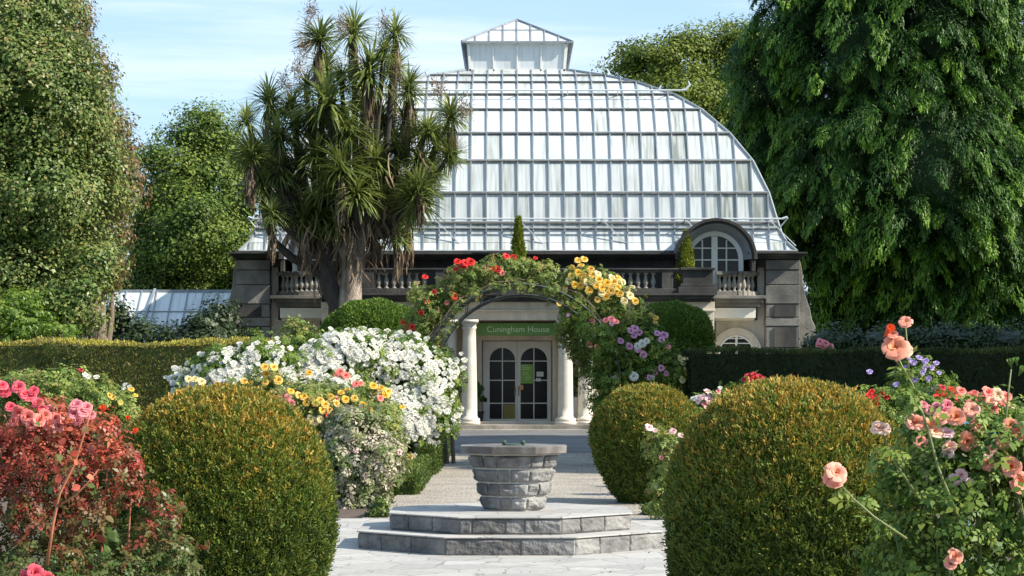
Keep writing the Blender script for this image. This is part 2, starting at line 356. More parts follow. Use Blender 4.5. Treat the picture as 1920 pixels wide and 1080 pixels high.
def clump_cloud(ells, rng, clump_r, per, dens, shell=(.72, 1.02), cut=.68, squash=.8, ground=0.):
    pos = []; nor = []; tv = []
    for c, r in ells:
        area = 4*math.pi*((r[0]*r[1])**1.6/3+(r[0]*r[2])**1.6/3+(r[1]*r[2])**1.6/3)**(1/1.6)
        n = max(4, int(area*dens)); d = nrm(rng.normal(size=(n, 3)))
        q = c+r*d*rng.uniform(shell[0], shell[1], (n, 1))*(1+.07*np.sin(d[:, :1]*9+c[0])*np.sin(d[:, 2:]*8))
        keep = ~inside([e for e in ells if e[0] is not c], q, cut); keep &= q[:, 2] > ground
        q = q[keep]; d = d[keep]; n = len(q)
        if not n: continue
        cr = clump_r*rng.uniform(.55, 1.35, n); ct = rng.uniform(0, 1, n)
        e = nrm(rng.normal(size=(n*per, 3))); rad = rng.uniform(0, 1, (n*per, 1))**.45
        cc = np.repeat(q, per, 0); rr = np.repeat(cr, per)[:, None]; dd = np.repeat(d, per, 0)
        p = cc+e*rad*rr*np.array([1, 1, squash]); pos.append(p); nor.append(nrm(e*.7+dd*.6+np.array([0, 0, .45])+rng.normal(size=p.shape)*.35))
        tv.append(np.clip(np.repeat(ct, per)*.45+rng.uniform(0, .6, n*per), 0, 1))
    pos = np.concatenate(pos); m = pos[:, 2] > ground+.03
    return pos[m], np.concatenate(nor)[m], np.concatenate(tv)[m]
def core_mesh(ells, f, mat, seed=0, ground=0., name='inner_twigs'):
    b = MB(); rnd = random.Random(seed)
    for c, r in ells:
        n, m = 14, 9; vs = []
        for j in range(m+1):
            th = math.pi*j/m
            for i in range(n):
                ph = 2*math.pi*i/n; k = f*rnd.uniform(.82, 1.1)
                vs.append((c[0]+r[0]*k*math.sin(th)*math.cos(ph), c[1]+r[1]*k*math.sin(th)*math.sin(ph), max(c[2]+r[2]*k*math.cos(th), ground+.01)))
        b.add(vs, [(j*n+i, j*n+(i+1) % n, (j+1)*n+(i+1) % n, (j+1)*n+i) for j in range(m) for i in range(n)], .25)
    return b
def crown(parent, name, ells, seed, mat, leaf, clump_r, per, dens, core=.7, templ=DIA, aspect=.6, tshift=0., tz=0., **k):
    rng = np.random.default_rng(seed); p, n, t = clump_cloud(ells, rng, clump_r, per, dens, **k)
    base = np.array(parent.location) if parent else np.zeros(3)
    if tz: zl, zh = np.percentile(p[:, 2], 5), np.percentile(p[:, 2], 97); t = t*.42+tz*(p[:, 2]-zl)/(zh-zl)*rng.uniform(.4, 1.1, len(p))
    ls = leaf*rng.uniform(.6, 1.35, len(p)); Mx = frames(n, rng, ls, ls*aspect)
    o = link(name, merged(name, templ[0], templ[1], Mx, p-base, mat, np.clip(t+tshift, 0, 1)), parent)
    if core:
        e2 = [(c-base, r) for c, r in ells]; b = core_mesh(e2, core, mat, seed, -base[2]+k.get('ground', 0.))
        me = b.mesh('c', mat)
        # join the inner mass to the crown so it stays one continuous part
        bm_join(o, me)
    return o
import bmesh
def bm_join(o, me):
    b = bmesh.new(); b.from_mesh(o.data); b.from_mesh(me); b.to_mesh(o.data); b.free(); bpy.data.meshes.remove(me)
def limb_path(a, b, sag=.1, n=6, rnd=random):
    a = Vector(a); b = Vector(b); L_ = (b-a).length; o = Vector((rnd.uniform(-1, 1), rnd.uniform(-1, 1), rnd.uniform(-.2, 1)))*L_*sag
    return [a.lerp(b, i/(n-1))+o*math.sin(math.pi*i/(n-1)) for i in range(n)]
def tree(name, label, cat, base, ells, seed, mat, leaf, clump_r, per, dens, trunk_r=.35, bark='bark', group=None, fork=.35, **k):
    root = empty(name, base, label=label, cat=cat, group=group); rnd = random.Random(seed)
    b = MB(); top = max(ells, key=lambda e: e[0][2]+e[1][2]); tp = Vector(top[0])-Vector(base)
    pts = [Vector((0, 0, -.1))]+[Vector((tp.x*s*s+rnd.uniform(-.1, .1), tp.y*s*s, tp.z*s)) for s in (.15, .3, .45, .6, .8, 1)]
    b.tube(pts, [trunk_r*q for q in (1.3, 1, .9, .75, .55, .35, .12)], 10, wob=.06)
    for c, r in ells:
        j = rnd.choice((1, 2, 3)); e = Vector(c)-Vector(base)
        if e.z > pts[j].z*.8: b.tube(limb_path(pts[j], e, .08, 6, rnd), [trunk_r*.4*(1-.8*i/5) for i in range(6)], 7, wob=.05)
        for q in range(3):
            d = Vector((rnd.uniform(-1, 1), rnd.uniform(-1, 1), rnd.uniform(-.3, 1))).normalized()
            b.tube(limb_path(e, e+Vector((d.x*r[0], d.y*r[1], d.z*r[2]))*.9, .08, 5, rnd), [trunk_r*.12*(1-.8*i/4) for i in range(5)], 5)
    b.build('trunk', M[bark], root, smooth=True)
    crown(root, 'crown', ells, seed, mat, leaf, clump_r, per, dens, **k)
    return root

# ================================================================== THE SETTING
def sheet(name, poly, z, mat, label=None):
    b = MB(); b.add([(x, y, z) for x, y in poly], [tuple(range(len(poly)))])
    return tag(b.build(name, mat), kind='structure')
def groundmat():
    m, n, o = newmat('ground'); l = n.links.new
    t = n.nodes.new('ShaderNodeTexCoord'); a = n.nodes.new('ShaderNodeTexNoise'); a.inputs['Scale'].default_value = 3; a.inputs['Detail'].default_value = 9
    l(t.outputs['Object'], a.inputs[0]); r = ramp(n, [(.035,.05,.014),(.07,.10,.02),(.10,.12,.035)]); l(a.outputs['Fac'], r.inputs[0])
    b = n.nodes.new('ShaderNodeBsdfPrincipled'); b.inputs['Roughness'].default_value = .95; l(r.outputs[0], b.inputs['Base Color']); l(b.outputs[0], o.inputs[0]); return m
def gravelmat():
    m, n, o = newmat('gravel'); l = n.links.new
    t = n.nodes.new('ShaderNodeTexCoord'); v = n.nodes.new('ShaderNodeTexVoronoi'); v.inputs['Scale'].default_value = 45
    l(t.outputs['Object'], v.inputs[0]); a = n.nodes.new('ShaderNodeTexNoise'); a.inputs['Scale'].default_value = 1.3; a.inputs['Detail'].default_value = 8; l(t.outputs['Object'], a.inputs[0])
    r = ramp(n, [(.16,.14,.118),(.29,.255,.215),(.47,.42,.36)]); sep = n.nodes.new('ShaderNodeSeparateColor'); l(v.outputs['Color'], sep.inputs[0])
    mm = n.nodes.new('ShaderNodeMath'); mm.operation = 'MULTIPLY_ADD'; l(sep.outputs[0], mm.inputs[0]); mm.inputs[1].default_value = .7
    m2 = n.nodes.new('ShaderNodeMath'); m2.operation = 'MULTIPLY_ADD'; l(a.outputs['Fac'], m2.inputs[0]); m2.inputs[1].default_value = .9; m2.inputs[2].default_value = -.28; l(m2.outputs[0], mm.inputs[2])
    l(mm.outputs[0], r.inputs[0]); b = n.nodes.new('ShaderNodeBsdfPrincipled'); b.inputs['Roughness'].default_value = .9; l(r.outputs[0], b.inputs['Base Color'])
    bp = n.nodes.new('ShaderNodeBump'); bp.inputs['Strength'].default_value = .7; bp.inputs['Distance'].default_value = .02; l(v.outputs['Distance'], bp.inputs['Height']); l(bp.outputs[0], b.inputs['Normal'])
    l(b.outputs[0], o.inputs[0]); return m
def pavemat(name, c, joint, sc=1.6, jw=.018):
    m, n, o = newmat(name); l = n.links.new
    t = n.nodes.new('ShaderNodeTexCoord'); v = n.nodes.new('ShaderNodeTexVoronoi'); v.inputs['Scale'].default_value = sc; v.feature = 'DISTANCE_TO_EDGE'
    v2 = n.nodes.new('ShaderNodeTexVoronoi'); v2.inputs['Scale'].default_value = sc
    wn = n.nodes.new('ShaderNodeTexNoise'); wn.inputs['Scale'].default_value = 5; l(t.outputs['Object'], wn.inputs[0])
    ad = n.nodes.new('ShaderNodeMixRGB'); ad.blend_type = 'ADD'; ad.inputs[0].default_value = .07; l(t.outputs['Object'], ad.inputs[1]); l(wn.outputs['Color'], ad.inputs[2])
    l(ad.outputs[0], v.inputs[0]); l(ad.outputs[0], v2.inputs[0])
    a = n.nodes.new('ShaderNodeTexNoise'); a.inputs['Scale'].default_value = 14; a.inputs['Detail'].default_value = 8; l(t.outputs['Object'], a.inputs[0])
    sep = n.nodes.new('ShaderNodeSeparateColor'); l(v2.outputs['Color'], sep.inputs[0])
    mm = n.nodes.new('ShaderNodeMath'); mm.operation = 'MULTIPLY_ADD'; l(a.outputs['Fac'], mm.inputs[0]); mm.inputs[1].default_value = .8
    m3 = n.nodes.new('ShaderNodeMath'); m3.operation = 'MULTIPLY_ADD'; l(sep.outputs[0], m3.inputs[0]); m3.inputs[1].default_value = .55; m3.inputs[2].default_value = -.15; l(m3.outputs[0], mm.inputs[2])
    r = ramp(n, c); l(mm.outputs[0], r.inputs[0])
    e = n.nodes.new('ShaderNodeMath'); e.operation = 'LESS_THAN'; e.inputs[1].default_value = jw; l(v.outputs['Distance'], e.inputs[0])
    mi = n.nodes.new('ShaderNodeMixRGB'); l(e.outputs[0], mi.inputs[0]); l(r.outputs[0], mi.inputs[1]); mi.inputs[2].default_value = (*joint, 1)
    b = n.nodes.new('ShaderNodeBsdfPrincipled'); b.inputs['Roughness'].default_value = .8; l(mi.outputs[0], b.inputs['Base Color'])
    bp = n.nodes.new('ShaderNodeBump'); bp.inputs['Strength'].default_value = .5; bp.inputs['Distance'].default_value = .01; l(a.outputs['Fac'], bp.inputs['Height']); l(bp.outputs[0], b.inputs['Normal'])
    l(b.outputs[0], o.inputs[0]); return m
M['pave'] = pavemat('crazy_paving', [(.24,.235,.225),(.34,.325,.305),(.43,.41,.385)], (.22,.21,.19), 2.3, .018)
M['pavetop'] = pavemat('step_flagstones', [(.24,.235,.23),(.35,.335,.315),(.43,.41,.38)], (.18,.17,.16), 2.1, .012)
sheet('ground', [(-500, -30), (500, -30), (500, 900), (-500, 900)], 0, groundmat())
sheet('flower_bed_soil', [(-12, 2), (12, 2), (12, 39.5), (-12, 39.5)], .004, M['soil'])
sheet('gravel_path', [(-1.75, 24.5), (1.85, 24.5), (1.6, 34), (1.7, 47), (-1.6, 47), (-1.5, 32)], .010, gravelmat())
sheet('terrace_paving', [(-3.2, 46.6), (3.2, 46.6), (9, 52), (9, 66), (-9, 66), (-9, 52)], .015, stone('grey_asphalt_terrace', (.10,.10,.105), (.18,.178,.175), 3, .85, .3, (.08,.08,.08), 60, coord='Object'))
a8 = [(-1.9, 8), (1.9, 8), (2.0, 18.2), (2.9, 20.5), (2.9, 23.6), (2.1, 26.2), (-2.1, 26.2), (-2.9, 23.6), (-2.9, 20.5), (-2.0, 18.2)]
sheet('crazy_paving', a8, .020, M['pave'])

# ------------------------------------------------------------------ octagonal plinth and sundial pedestal
rn = random.Random(3)
def rockring(b, cx, cy, R0, R1, z0, z1, joints, bulge, seed, courses=1, mort=.012, res=.014):
    """eight rock-faced sides; R = apothem at bottom/top; joints = blocks per side; t varies per block"""
    for s in range(8):
        a = math.pi/4*s-math.pi/2; n2 = (math.cos(a), math.sin(a)); tg = (-n2[1], n2[0])
        for c in range(courses):
            za = z0+(z1-z0)*c/courses; zb = z0+(z1-z0)*(c+1)/courses; h = zb-za
            js = joints(s, c); js = [0]+js+[1]
            ap_m = R0+(R1-R0)*((za+zb)/2-z0)/(z1-z0); wd = 2*ap_m*math.tan(math.pi/8)
            for j in range(len(js)-1):
                nu = max(3, int(wd*(js[j+1]-js[j])/res)); nv = max(4, int(h/res)); tb = rn.random(); vs = []
                for v in range(nv+1):
                    fz = v/nv; z = za+mort/2+(h-mort)*fz; ap = R0+(R1-R0)*(z-z0)/(z1-z0); half = ap*math.tan(math.pi/8)
                    for u in range(nu+1):
                        fu = u/nu; x = -half+2*half*(js[j]+(js[j+1]-js[j])*fu); x += (mort/2 if u == 0 and j else 0)-(mort/2 if u == nu and j < len(js)-2 else 0)
                        edge = min(fz, 1-fz, 1)*h; eu = min(fu, 1-fu)*wd*(js[j+1]-js[j]) if 1 else 1
                        k = min(edge/.025, 1)*min(1, (eu+.004)/.02)
                        q = Vector((x*6+s*7+seed, z*9+c*3, j*5))
                        dsp = (max(noise.noise(q)+.25, -.1)*1.0+.45*noise.noise(q*2.7)+.3*abs(noise.noise(q*6)))*bulge*k+bulge*.5*min(1, k*2)
                        px_ = n2[0]*(ap+dsp)+tg[0]*x; py_ = n2[1]*(ap+dsp)+tg[1]*x
                        vs.append((cx+px_, cy+py_, z))
                b.add(vs, [(v*(nu+1)+u, v*(nu+1)+u+1, (v+1)*(nu+1)+u+1, (v+1)*(nu+1)+u) for v in range(nv) for u in range(nu)], tb)
def octo(ap, z, cx=0, cy=0): 
    r = ap/math.cos(math.pi/8); return [(cx+r*math.cos(math.pi/8+math.pi/4*i), cy+r*math.sin(math.pi/8+math.pi/4*i), z) for i in range(8)]
def octprism(b, ap0, ap1, z0, z1, t=0.):
    b.add(octo(ap0, z0)+octo(ap1, z1), [tuple(range(7, -1, -1)), tuple(range(8, 16))]+[(i, (i+1) % 8, (i+1) % 8+8, i+8) for i in range(8)], t)
OC = (-.015, 22.45)
pl = empty('stepped_plinth', (OC[0], OC[1], 0), label='two-step octagonal bluestone plinth on the crazy paving under the sundial pedestal', cat='stone steps')
A0, A1 = 1.42, 1.13
for nm, ap, z0, z1, sd_ in (('lower_step', A0, .0, .185, 1), ('upper_step', A1, .185, .345, 9)):
    b = MB(); octprism(b, ap-.02, ap-.02, z0+.001, z1-.014)
    st = b.build(nm, M['mortar'], pl)
    b = MB()
    def js(s, c, nm=nm):
        r_ = random.Random(s*3+(nm == 'upper_step')*50+1)
        return sorted([.27, .62] if s % 2 else ([.58] if nm == 'lower_step' else [.12, .45, .64]))
    rockring(b, 0, 0, ap-.012, ap-.012, z0, z1-.012, js, .016, sd_, 1, .008)
    b.build('rock_faced_kerb', M['bluestone'], st, smooth=False)
    b = MB(); octprism(b, ap+.012, ap+.012, z1-.013, z1)
    b.build('flagstone_top', M['pavetop'], st, bevel=.004)
pd = empty('sundial_pedestal', (OC[0]+.03, OC[1], .345), label='tapered octagonal rock-faced stone pedestal with a dark slab top in the middle of the path', cat='pedestal')
b = MB(); octprism(b, .268, .40, 0, .53); b.build('core', M['mortar'], pd)
b = MB()
def js2(s, c): return [] if (s+c) % 2 else [.5 if s % 2 else .38]
rockring(b, 0, 0, .274, .405, .004, .535, js2, .026, 4, 4, .016, .011)
b.build('rock_faced_courses', M['bluestone'], pd)
b = MB(); octprism(b, .44, .44, .532, .548); b.build('mortar_bed', M['mortar'], pd)
b = MB(); octprism(b, .50, .505, .548, .618); sl = b.build('slab', M['slab'], pd, bevel=.006)
b = MB(); b.lathe([(.11, 0), (.11, .008), (.10, .012)], (0, 0, .618), 24)
for x in (-.09, .09): b.lathe([(.02, 0), (.024, .02), (.012, .034)], (x, -.06, .630), 10)
b.build('dial_plate', M['verdigris'], sl)

# ================================================================== CONSERVATORY
XC = X(971, 66); BY = 66.
con = empty('conservatory', (XC, BY, 0), label='large Victorian glasshouse with whitewashed curved glass roof on a dark stone portico building', cat='conservatory')
def lx(px, Y): return X(px, Y)-XC
W_ = lx(1494, 67.6)
prof = []
for py, px in [(473,1494),(455,1474),(440,1465),(429,1461.5),(419,1458),(363.5,1441),(303.5,1411),(252,1368),(207,1315),(179,1264),(156,1196),(143,1135),(133,1068)]:
    h = px-960; d = (W_+XC-h*67.6/F)/(1+h/F); prof.append((d, Z(py, 67.6+d)))
HL = 13.
gl = MB(); bars = MB(); laps = MB(); rg = random.Random(5)
def vside(H, o, ax, inn, t0=0., bars_on=True, step=.455):
    o = Vector(o); ax = Vector(ax); inn = Vector(inn); UP = Vector((0, 0, 1))
    for j in range(len(prof)-1):
        (d0, z0), (d1, z1) = prof[j], prof[j+1]; w0, w1 = H-d0, H-d1
        nr = (-(inn)*(z1-z0)+UP*(d1-d0)).normalized()
        def pt(x, t, off=0): return o+ax*x+inn*(d0+(d1-d0)*t)+UP*(z0+(z1-z0)*t)+nr*off
        def hip(x): return max(0, min(1, (w0-abs(x))/(w0-w1))) if abs(w0-w1) > 1e-6 else 1
        k = int(w0/step)+1
        for i in range(-k, k):
            xa, xb = i*step, (i+1)*step
            sgn = 1
            if i < 0: xa, xb = -xb, -xa; sgn = -1
            if xa >= w0: continue
            bb = min(xb, w0); poly = [(xa, 0), (bb, 0)]
            if xb < w0: poly.append((xb, hip(xb)) if xb > w1 else (xb, 1))
            if xa < w1 < xb: poly += [(w1, 1), (xa, 1)]
            elif xb <= w1: poly.append((xa, 1))
            else: poly.append((xa, hip(xa)))
            off = lambda t: .012*(1-t)
            pv = [pt(sgn*x, t, off(t)) for x, t in poly]
            if sgn < 0: pv = pv[::-1]
            lo = .0 if j > 6 else .12
            edge = .35 if abs((xa+xb)/2) > w0-2.3 and 4 <= j <= 7 else 0
            gl.add(pv, [tuple(range(len(pv)))], min(1, lo+edge*rg.random()*1.6+rg.random()**2.2*.62+t0))
        if not bars_on: continue
        for i in range(-k, k+1):
            x = i*step
            if abs(x) >= w0-.03: continue
            t1 = 1 if abs(x) < w1 else hip(x)
            bars.bar(pt(x, 0, .03), pt(x, t1, .03), .034, .05, nr)
        wl = w0-.01
        if j in (1, 2): continue
        laps.bar(pt(-wl, 0, .035), pt(wl, 0, .035), .05 if j else .04, .05, nr)
        bars.bar(pt(-w0+.02, .0, .075) if 0 else pt(-(w0-.03), .035, .05), pt(w0-.03, .035, .05), .035, .03, nr)
yF = 67.6-BY
vside(W_, (0, yF, 0), (1, 0, 0), (0, 1, 0))
vside(W_, (0, yF+2*HL, 0), (-1, 0, 0), (0, -1, 0), .1, False)
vside(HL, (W_, yF+HL, 0), (0, 1, 0), (-1, 0, 0), .1)
vside(HL, (-W_, yF+HL, 0), (0, -1, 0), (1, 0, 0), .1)
dT, zT = prof[-1]
gl.box((-(W_-dT), yF+dT, zT-.02), (W_-dT, yF+2*HL-dT, zT+.01), .1)
roof = gl.build('curved_glass_roof', M['glass'], con)
bars.build('glazing_bar', M['bar'], roof); laps.build('lap_joint', M['lap'], roof)
for sx in (-1, 1):
    for e in (0, 1):
        hp = MB(); hp.tube([(sx*(W_-d), (yF+d) if e == 0 else yF+2*HL-d, z+.03) for d, z in prof], .045, 6)
        hp.build('hip_rib', M['bar'], roof)
# rails with curled ends, on little stays
for j, off, ext in ((9, .32, .2), (4, .28, .1)):
    d, z = prof[j]; z += .12; d0 = d-off; w0 = W_-d+ext
    rl = MB()
    rl.tube([(-w0, yF+d0, z), (w0, yF+d0, z)], .024, 8)
    for sx in (-1, 1):
        if j == 9:
            rl.tube([(sx*w0, yF+d0, z), (sx*(w0+.12), yF+d0, z+.02), (sx*(w0+.25), yF+d0, z+.17), (sx*(w0+.2), yF+d0, z+.28)], [.035, .035, .03, .015], 6)
            rl.tube([(sx*(w0-.7), yF+d0, z), (sx*(w0-.62), yF+d0, z+.15)], .025, 6)
        else: rl.tube([(sx*w0, yF+d0, z), (sx*(w0+.14), yF+d0, z+.05), (sx*(w0+.16), yF+d0, z+.02), (sx*(w0-.15), yF+d0+.3, z-.38)], [.035, .03, .02, .02], 6)
    n = 7
    for i in range(n):
        x = -w0+.4+(2*w0-.8)*i/(n-1)
        rl.bar((x, yF+d0, z), (x, yF+d+.04, z-.12), .03, .03)
        if j == 4: rl.bar((x, yF+d0, z), (x+.8, yF+.25, prof[0][1]+.2), .025, .025)
    rl.build('access_rail', M['rail'], roof)
# top walkway finials
fm = MB()
for sx in (-1, 1):
    d, z = prof[11]; x = sx*(W_-d+.05); fm.tube([(x, yF+d, z), (x+sx*.06, yF+d, z+.12), (x-sx*.02, yF+d, z+.24)], [.06, .035, .012], 6)
fm.build('finial', M['rail'], roof)

# lantern
ln = MB(); YL = 74.-BY; z0, z1 = Z(133, 74)-.15, Z(79, 74); hb, ht = 1.53, 1.66; bk = YL+8.4
def quad(b, a_, b_, c_, d_, t=0.): b.add([a_, b_, c_, d_], [(0, 1, 2, 3)], t)
quad(ln, (-hb, YL, z0), (hb, YL, z0), (ht-.06, YL, z1), (-ht+.06, YL, z1), .0); quad(ln, (hb, bk, z0), (-hb, bk, z0), (-ht, bk, z1), (ht, bk, z1), .1)
for s in (-1, 1): quad(ln, (s*hb, YL, z0), (s*hb, bk, z0), (s*(ht-.06), bk, z1), (s*(ht-.06), YL, z1), .1)
lan = ln.build('lantern', M['glass'], con)
lb = MB()
for i in range(5):
    f = -1+2*i/4; lb.bar((f*(hb-.06), YL-.03, z0), (f*(ht-.12), YL-.03, z1), .07 if i in (0, 4) else .04, .05, (0, -1, 0))
lb.bar((-hb, YL-.03, z0+.17), (hb, YL-.03, z0+.17), .06, .05, (0, -1, 0)); lb.bar((-ht+.05, YL-.03, z1-.03), (ht-.05, YL-.03, z1-.03), .06, .05, (0, -1, 0))
lb.build('lantern_frame', M['whitepaint'], lan)
lv = MB()
for s in (-1, 1):
    for i in range(13):
        f = (i+.5)/13; x = s*(hb+.02+(ht+.06-hb)*f); z = z0+.1+(z1-z0-.1)*f
        lv.bar((x, YL-.02, z), (x, bk, z), .02, .1, (s*.7, 0, 1))
    for i in range(14):
        y = YL+i*(bk-YL)/13; lv.bar((s*(hb+.05), y, z0+.1), (s*(ht+.1), y, z1), .04, .05, (s, 0, 0))
lv.build('louvre', M['slate'], lan)
rf = MB(); ov = 104*74/F; zr0 = z1-.02; zp = Z(37, 75.7); yr = YL+1.8; yb = bk+.15-1.8
c0, c1, c2, c3 = (-ov, YL-.15, zr0), (ov, YL-.15, zr0), (ov, bk+.15, zr0), (-ov, bk+.15, zr0); p0, p1 = (0, yr, zp), (0, yb, zp)
rf.add([c0, c1, c2, c3, p0, p1], [(0, 1, 4), (1, 2, 5, 4), (2, 3, 5), (3, 0, 4, 5), (3, 2, 1, 0)], .0)
lr = rf.build('lantern_roof', M['glass'], lan)
rb = MB()
for f in (-.75, -.5, -.25, 0, .25, .5, .75):
    t = 1-abs(f); a_ = Vector((f*ov, YL-.17, zr0+.02)); b_ = Vector((f*ov, YL-.17+(yr-YL+.15)*t, zr0+.02+(zp-zr0)*t)); rb.bar(a_, b_, .035, .03)
rb.bar((-ov*.5, YL-.17+.98*1, zr0+.03+(zp-zr0)*.5), (ov*.5, YL-.17+.98, zr0+.03+(zp-zr0)*.5), .03, .03)
rb.build('roof_bar', M['bar'], lr)
rb = MB()
for c in (c0, c1): rb.bar(Vector(c)+Vector((0, 0, .03)), Vector(p0)+Vector((0, 0, .03)), .07, .05)
rb.bar((-ov, YL-.17, zr0), (ov, YL-.17, zr0), .05, .06); rb.bar(p0, p1, .09, .06)
rb.build('ridge_flashing', M['slate'], lr)

# ---- stonework.  local frame: x from centre, y from 66
def bx(b, px0, px1, py0, py1, Y0, Y1, t=0.): b.box((lx(px0, Y0), Y0-BY, Z(py1, Y0)), (lx(px1, Y0), Y1-BY, Z(py0, Y0)), t)
def mir(b, px0, px1, py0, py1, Y0, Y1, t=0.):
    bx(b, px0, px1, py0, py1, Y0, Y1, t); bx(b, 1942-px1, 1942-px0, py0, py1, Y0, Y1, t)
# main body
b = MB(); bx(b, 470, 826, 488, 812, 66.9, 93.4); bx(b, 1116, 1472, 488, 812, 66.9, 93.4); b.box((lx(826, 66.9), .9, 3.05), (lx(1116, 66.9), 27.4, Z(488, 66.9)))
b.box((lx(826, 66.9), 4, 0), (lx(1116, 66.9), 4.2, 3.05)); b.build('main_wall', M['greystone'], con)
b = MB()
for y0, y1, Yf in ((472.5, 476, 65.6), (476, 480, 65.75), (480, 485, 65.95), (485, 500, 66.2)):
    e = {472.5: 0, 476: 4, 480: 9, 485: 16}[y0]
    w1_ = lx(1514-e, Yf); zt, zb_ = Z(y0, Yf), Z(y1, Yf)
    rc = W_-.1
    # entablature runs round the building; the two round dormers interrupt it above the balcony doors
    for sx in (-1, 1):
        xd0, xd1 = sorted((sx*lx(1276, Yf), sx*lx(1403, Yf)))
        xo = sx*w1_
        b.box((min(xd1, xo) if sx > 0 else xo, Yf-BY, zb_), (xo if sx > 0 else xd0, 68.4-BY, zt))
    b.box((-lx(1276, Yf), Yf-BY+.35, zb_), (lx(1276, Yf), 68.4-BY, zt))
    for sx in (-1, 1):
        xa, xb_ = sorted((sx*(w1_), sx*(W_-.35))); b.box((xa, 68.4-BY, zb_), (xb_, 93.6-BY, zt))
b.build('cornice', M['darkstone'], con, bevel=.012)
# upper wall behind the balcony with pilasters
b = MB(); bx(b, 604, 1338, 500, 562, 66.35, 66.9)
for p in (1160, 1238, 1262): mir(b, p, p+14, 500, 556, 66.2, 66.35)
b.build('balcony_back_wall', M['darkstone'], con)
# dormers
def ring(b, cx, cz, r0, r1, y0, y1, a0=0, a1=math.pi, n=28, t=0.):
    vs = []
    for i in range(n+1):
        a = a0+(a1-a0)*i/n; c, s = math.cos(a), math.sin(a)
        vs += [(cx+r1*c, y0, cz+r1*s), (cx+r1*c, y1, cz+r1*s), (cx+r0*c, y1, cz+r0*s), (cx+r0*c, y0, cz+r0*s)]
    fs = [(4*i+k, 4*i+(k+1) % 4, 4*i+4+(k+1) % 4, 4*i+4+k) for i in range(n) for k in range(4)]+[(0, 1, 2, 3), (4*n+3, 4*n+2, 4*n+1, 4*n)]
    b.add(vs, fs, t)
def cone_ring(b, cx, cz, ra, ya, rb_, yb_, n=28, t=0.):
    vs = []
    for i in range(n+1):
        a = math.pi*i/n; vs += [(cx+ra*math.cos(a), ya, cz+ra*math.sin(a)), (cx+rb_*math.cos(a), yb_, cz+rb_*math.sin(a))]
    b.add(vs, [(2*i, 2*i+2, 2*i+3, 2*i+1) for i in range(n)], t)
for sx in (1, -1):
    cx = sx*lx(1340, 66); cz = Z(487, 66); Rr = .015
    b = MB(); ring(b, cx, cz, 66*Rr, 73*Rr, -.55, 4.2); ring(b, cx, cz, 70*Rr, 76*Rr, -.62, -.35)
    for q in (-1, 1): b.box((cx+q*73*Rr if q < 0 else cx+66*Rr, -.5, cz-.35), (cx-66*Rr if q < 0 else cx+q*73*Rr, .9, cz))
    dm = b.build('round_dormer', M['darkstone'], con, bevel=.01)
    b = MB(); cone_ring(b, cx, cz, 66*Rr, -.5, 53*Rr, .05); b.build('splayed_reveal', M['slate'], dm, smooth=True)
    b = MB(); ring(b, cx, cz, 45*Rr, 54*Rr, .03, .2)
    for q in (-1, 1): b.box(tuple(sorted((cx+q*45*Rr, cx+q*54*Rr)))[:1]+(.03, cz-1.1), tuple(sorted((cx+q*45*Rr, cx+q*54*Rr)))[1:]+(.2, cz))
    wn = b.build('window', M['whitepaint'], dm)
    b = MB(); ring(b, cx, cz, .0, 46*Rr, .14, .15); b.box((cx-46*Rr, .14, cz-1.1), (cx+46*Rr, .15, cz)); b.build('pane', M['darkglass'], wn)
    b = MB(); b.box((cx-.085, .05, cz-1.1), (cx+.085, .14, cz+44*Rr))
    for q in (-1, 1):
        b.box((cx+q*.34-.018, .08, cz-1.1), (cx+q*.34+.018, .135, cz+.56))
        for zz in (-.72, -.36, .0, .33): 
            xe = math.sqrt(max((45*Rr)**2-max(zz, 0)**2, 0)); b.box((min(cx+q*.08, cx+q*xe), .09, cz+zz-.018), (max(cx+q*.08, cx+q*xe), .13, cz+zz+.018))
    b.build('window_bar', M['whitepaint'], wn)
# balcony over the portico
b = MB()
bx(b, 600, 1342, 550, 554, 64.45, 67); bx(b, 604, 1338, 554, 560, 64.55, 67); bx(b, 607, 1335, 560, 566, 64.7, 67)
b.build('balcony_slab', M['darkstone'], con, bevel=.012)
bal = MB(); bx(bal, 605, 1337, 503, 506, 64.6, 64.95); bx(bal, 608, 1334, 506, 511, 64.66, 64.9); bx(bal, 606, 1336, 541, 550, 64.62, 64.95)
for p0_, p1_ in ((1280, 1337), (1241, 1262), (1108, 1126)): mir(bal, p0_, p1_, 506, 544, 64.63, 64.93)
mir(bal, 1276, 1341, 532, 538, 64.58, 64.97); mir(bal, 1272, 1345, 538, 550, 64.52, 64.97)
mir(bal, 1276, 1341, 501.5, 506, 64.55, 65.0)
balo = bal.build('balustrade', M['darkstone'], con, bevel=.01)
def baluster_mesh(h, mat):
    b = MB(); r = .075
    b.lathe([(r, 0), (r, .06*h), (r*.62, .09*h), (r*.5, .16*h), (r*.85, .28*h), (r*.98, .38*h), (r*.75, .55*h), (r*.42, .78*h), (r*.45, .86*h), (r*.8, .9*h), (r*.95, .94*h), (r*.95, h)], n=14)
    return b.mesh('baluster', mat, True)
hB = Z(511, 64.78)-Z(541, 64.78); bme = baluster_mesh(hB, M['greystone'])
gaps = [(1118, 1126), (1241, 1262), (1280, 1337)]
k = 0; px = 610.
while px < 1332:
    m_ = max(px, 1942-px)
    if not any(a_-6 < m_ < b_+6 for a_, b_ in gaps) and 1108-6 > m_ or 1126+6 < m_ < 1241-6 or 1262+6 < m_ < 1280-6:
        link('baluster', bme, balo, (lx(px, 64.78), 64.78-BY, Z(541, 64.78)))
    px += 14.3
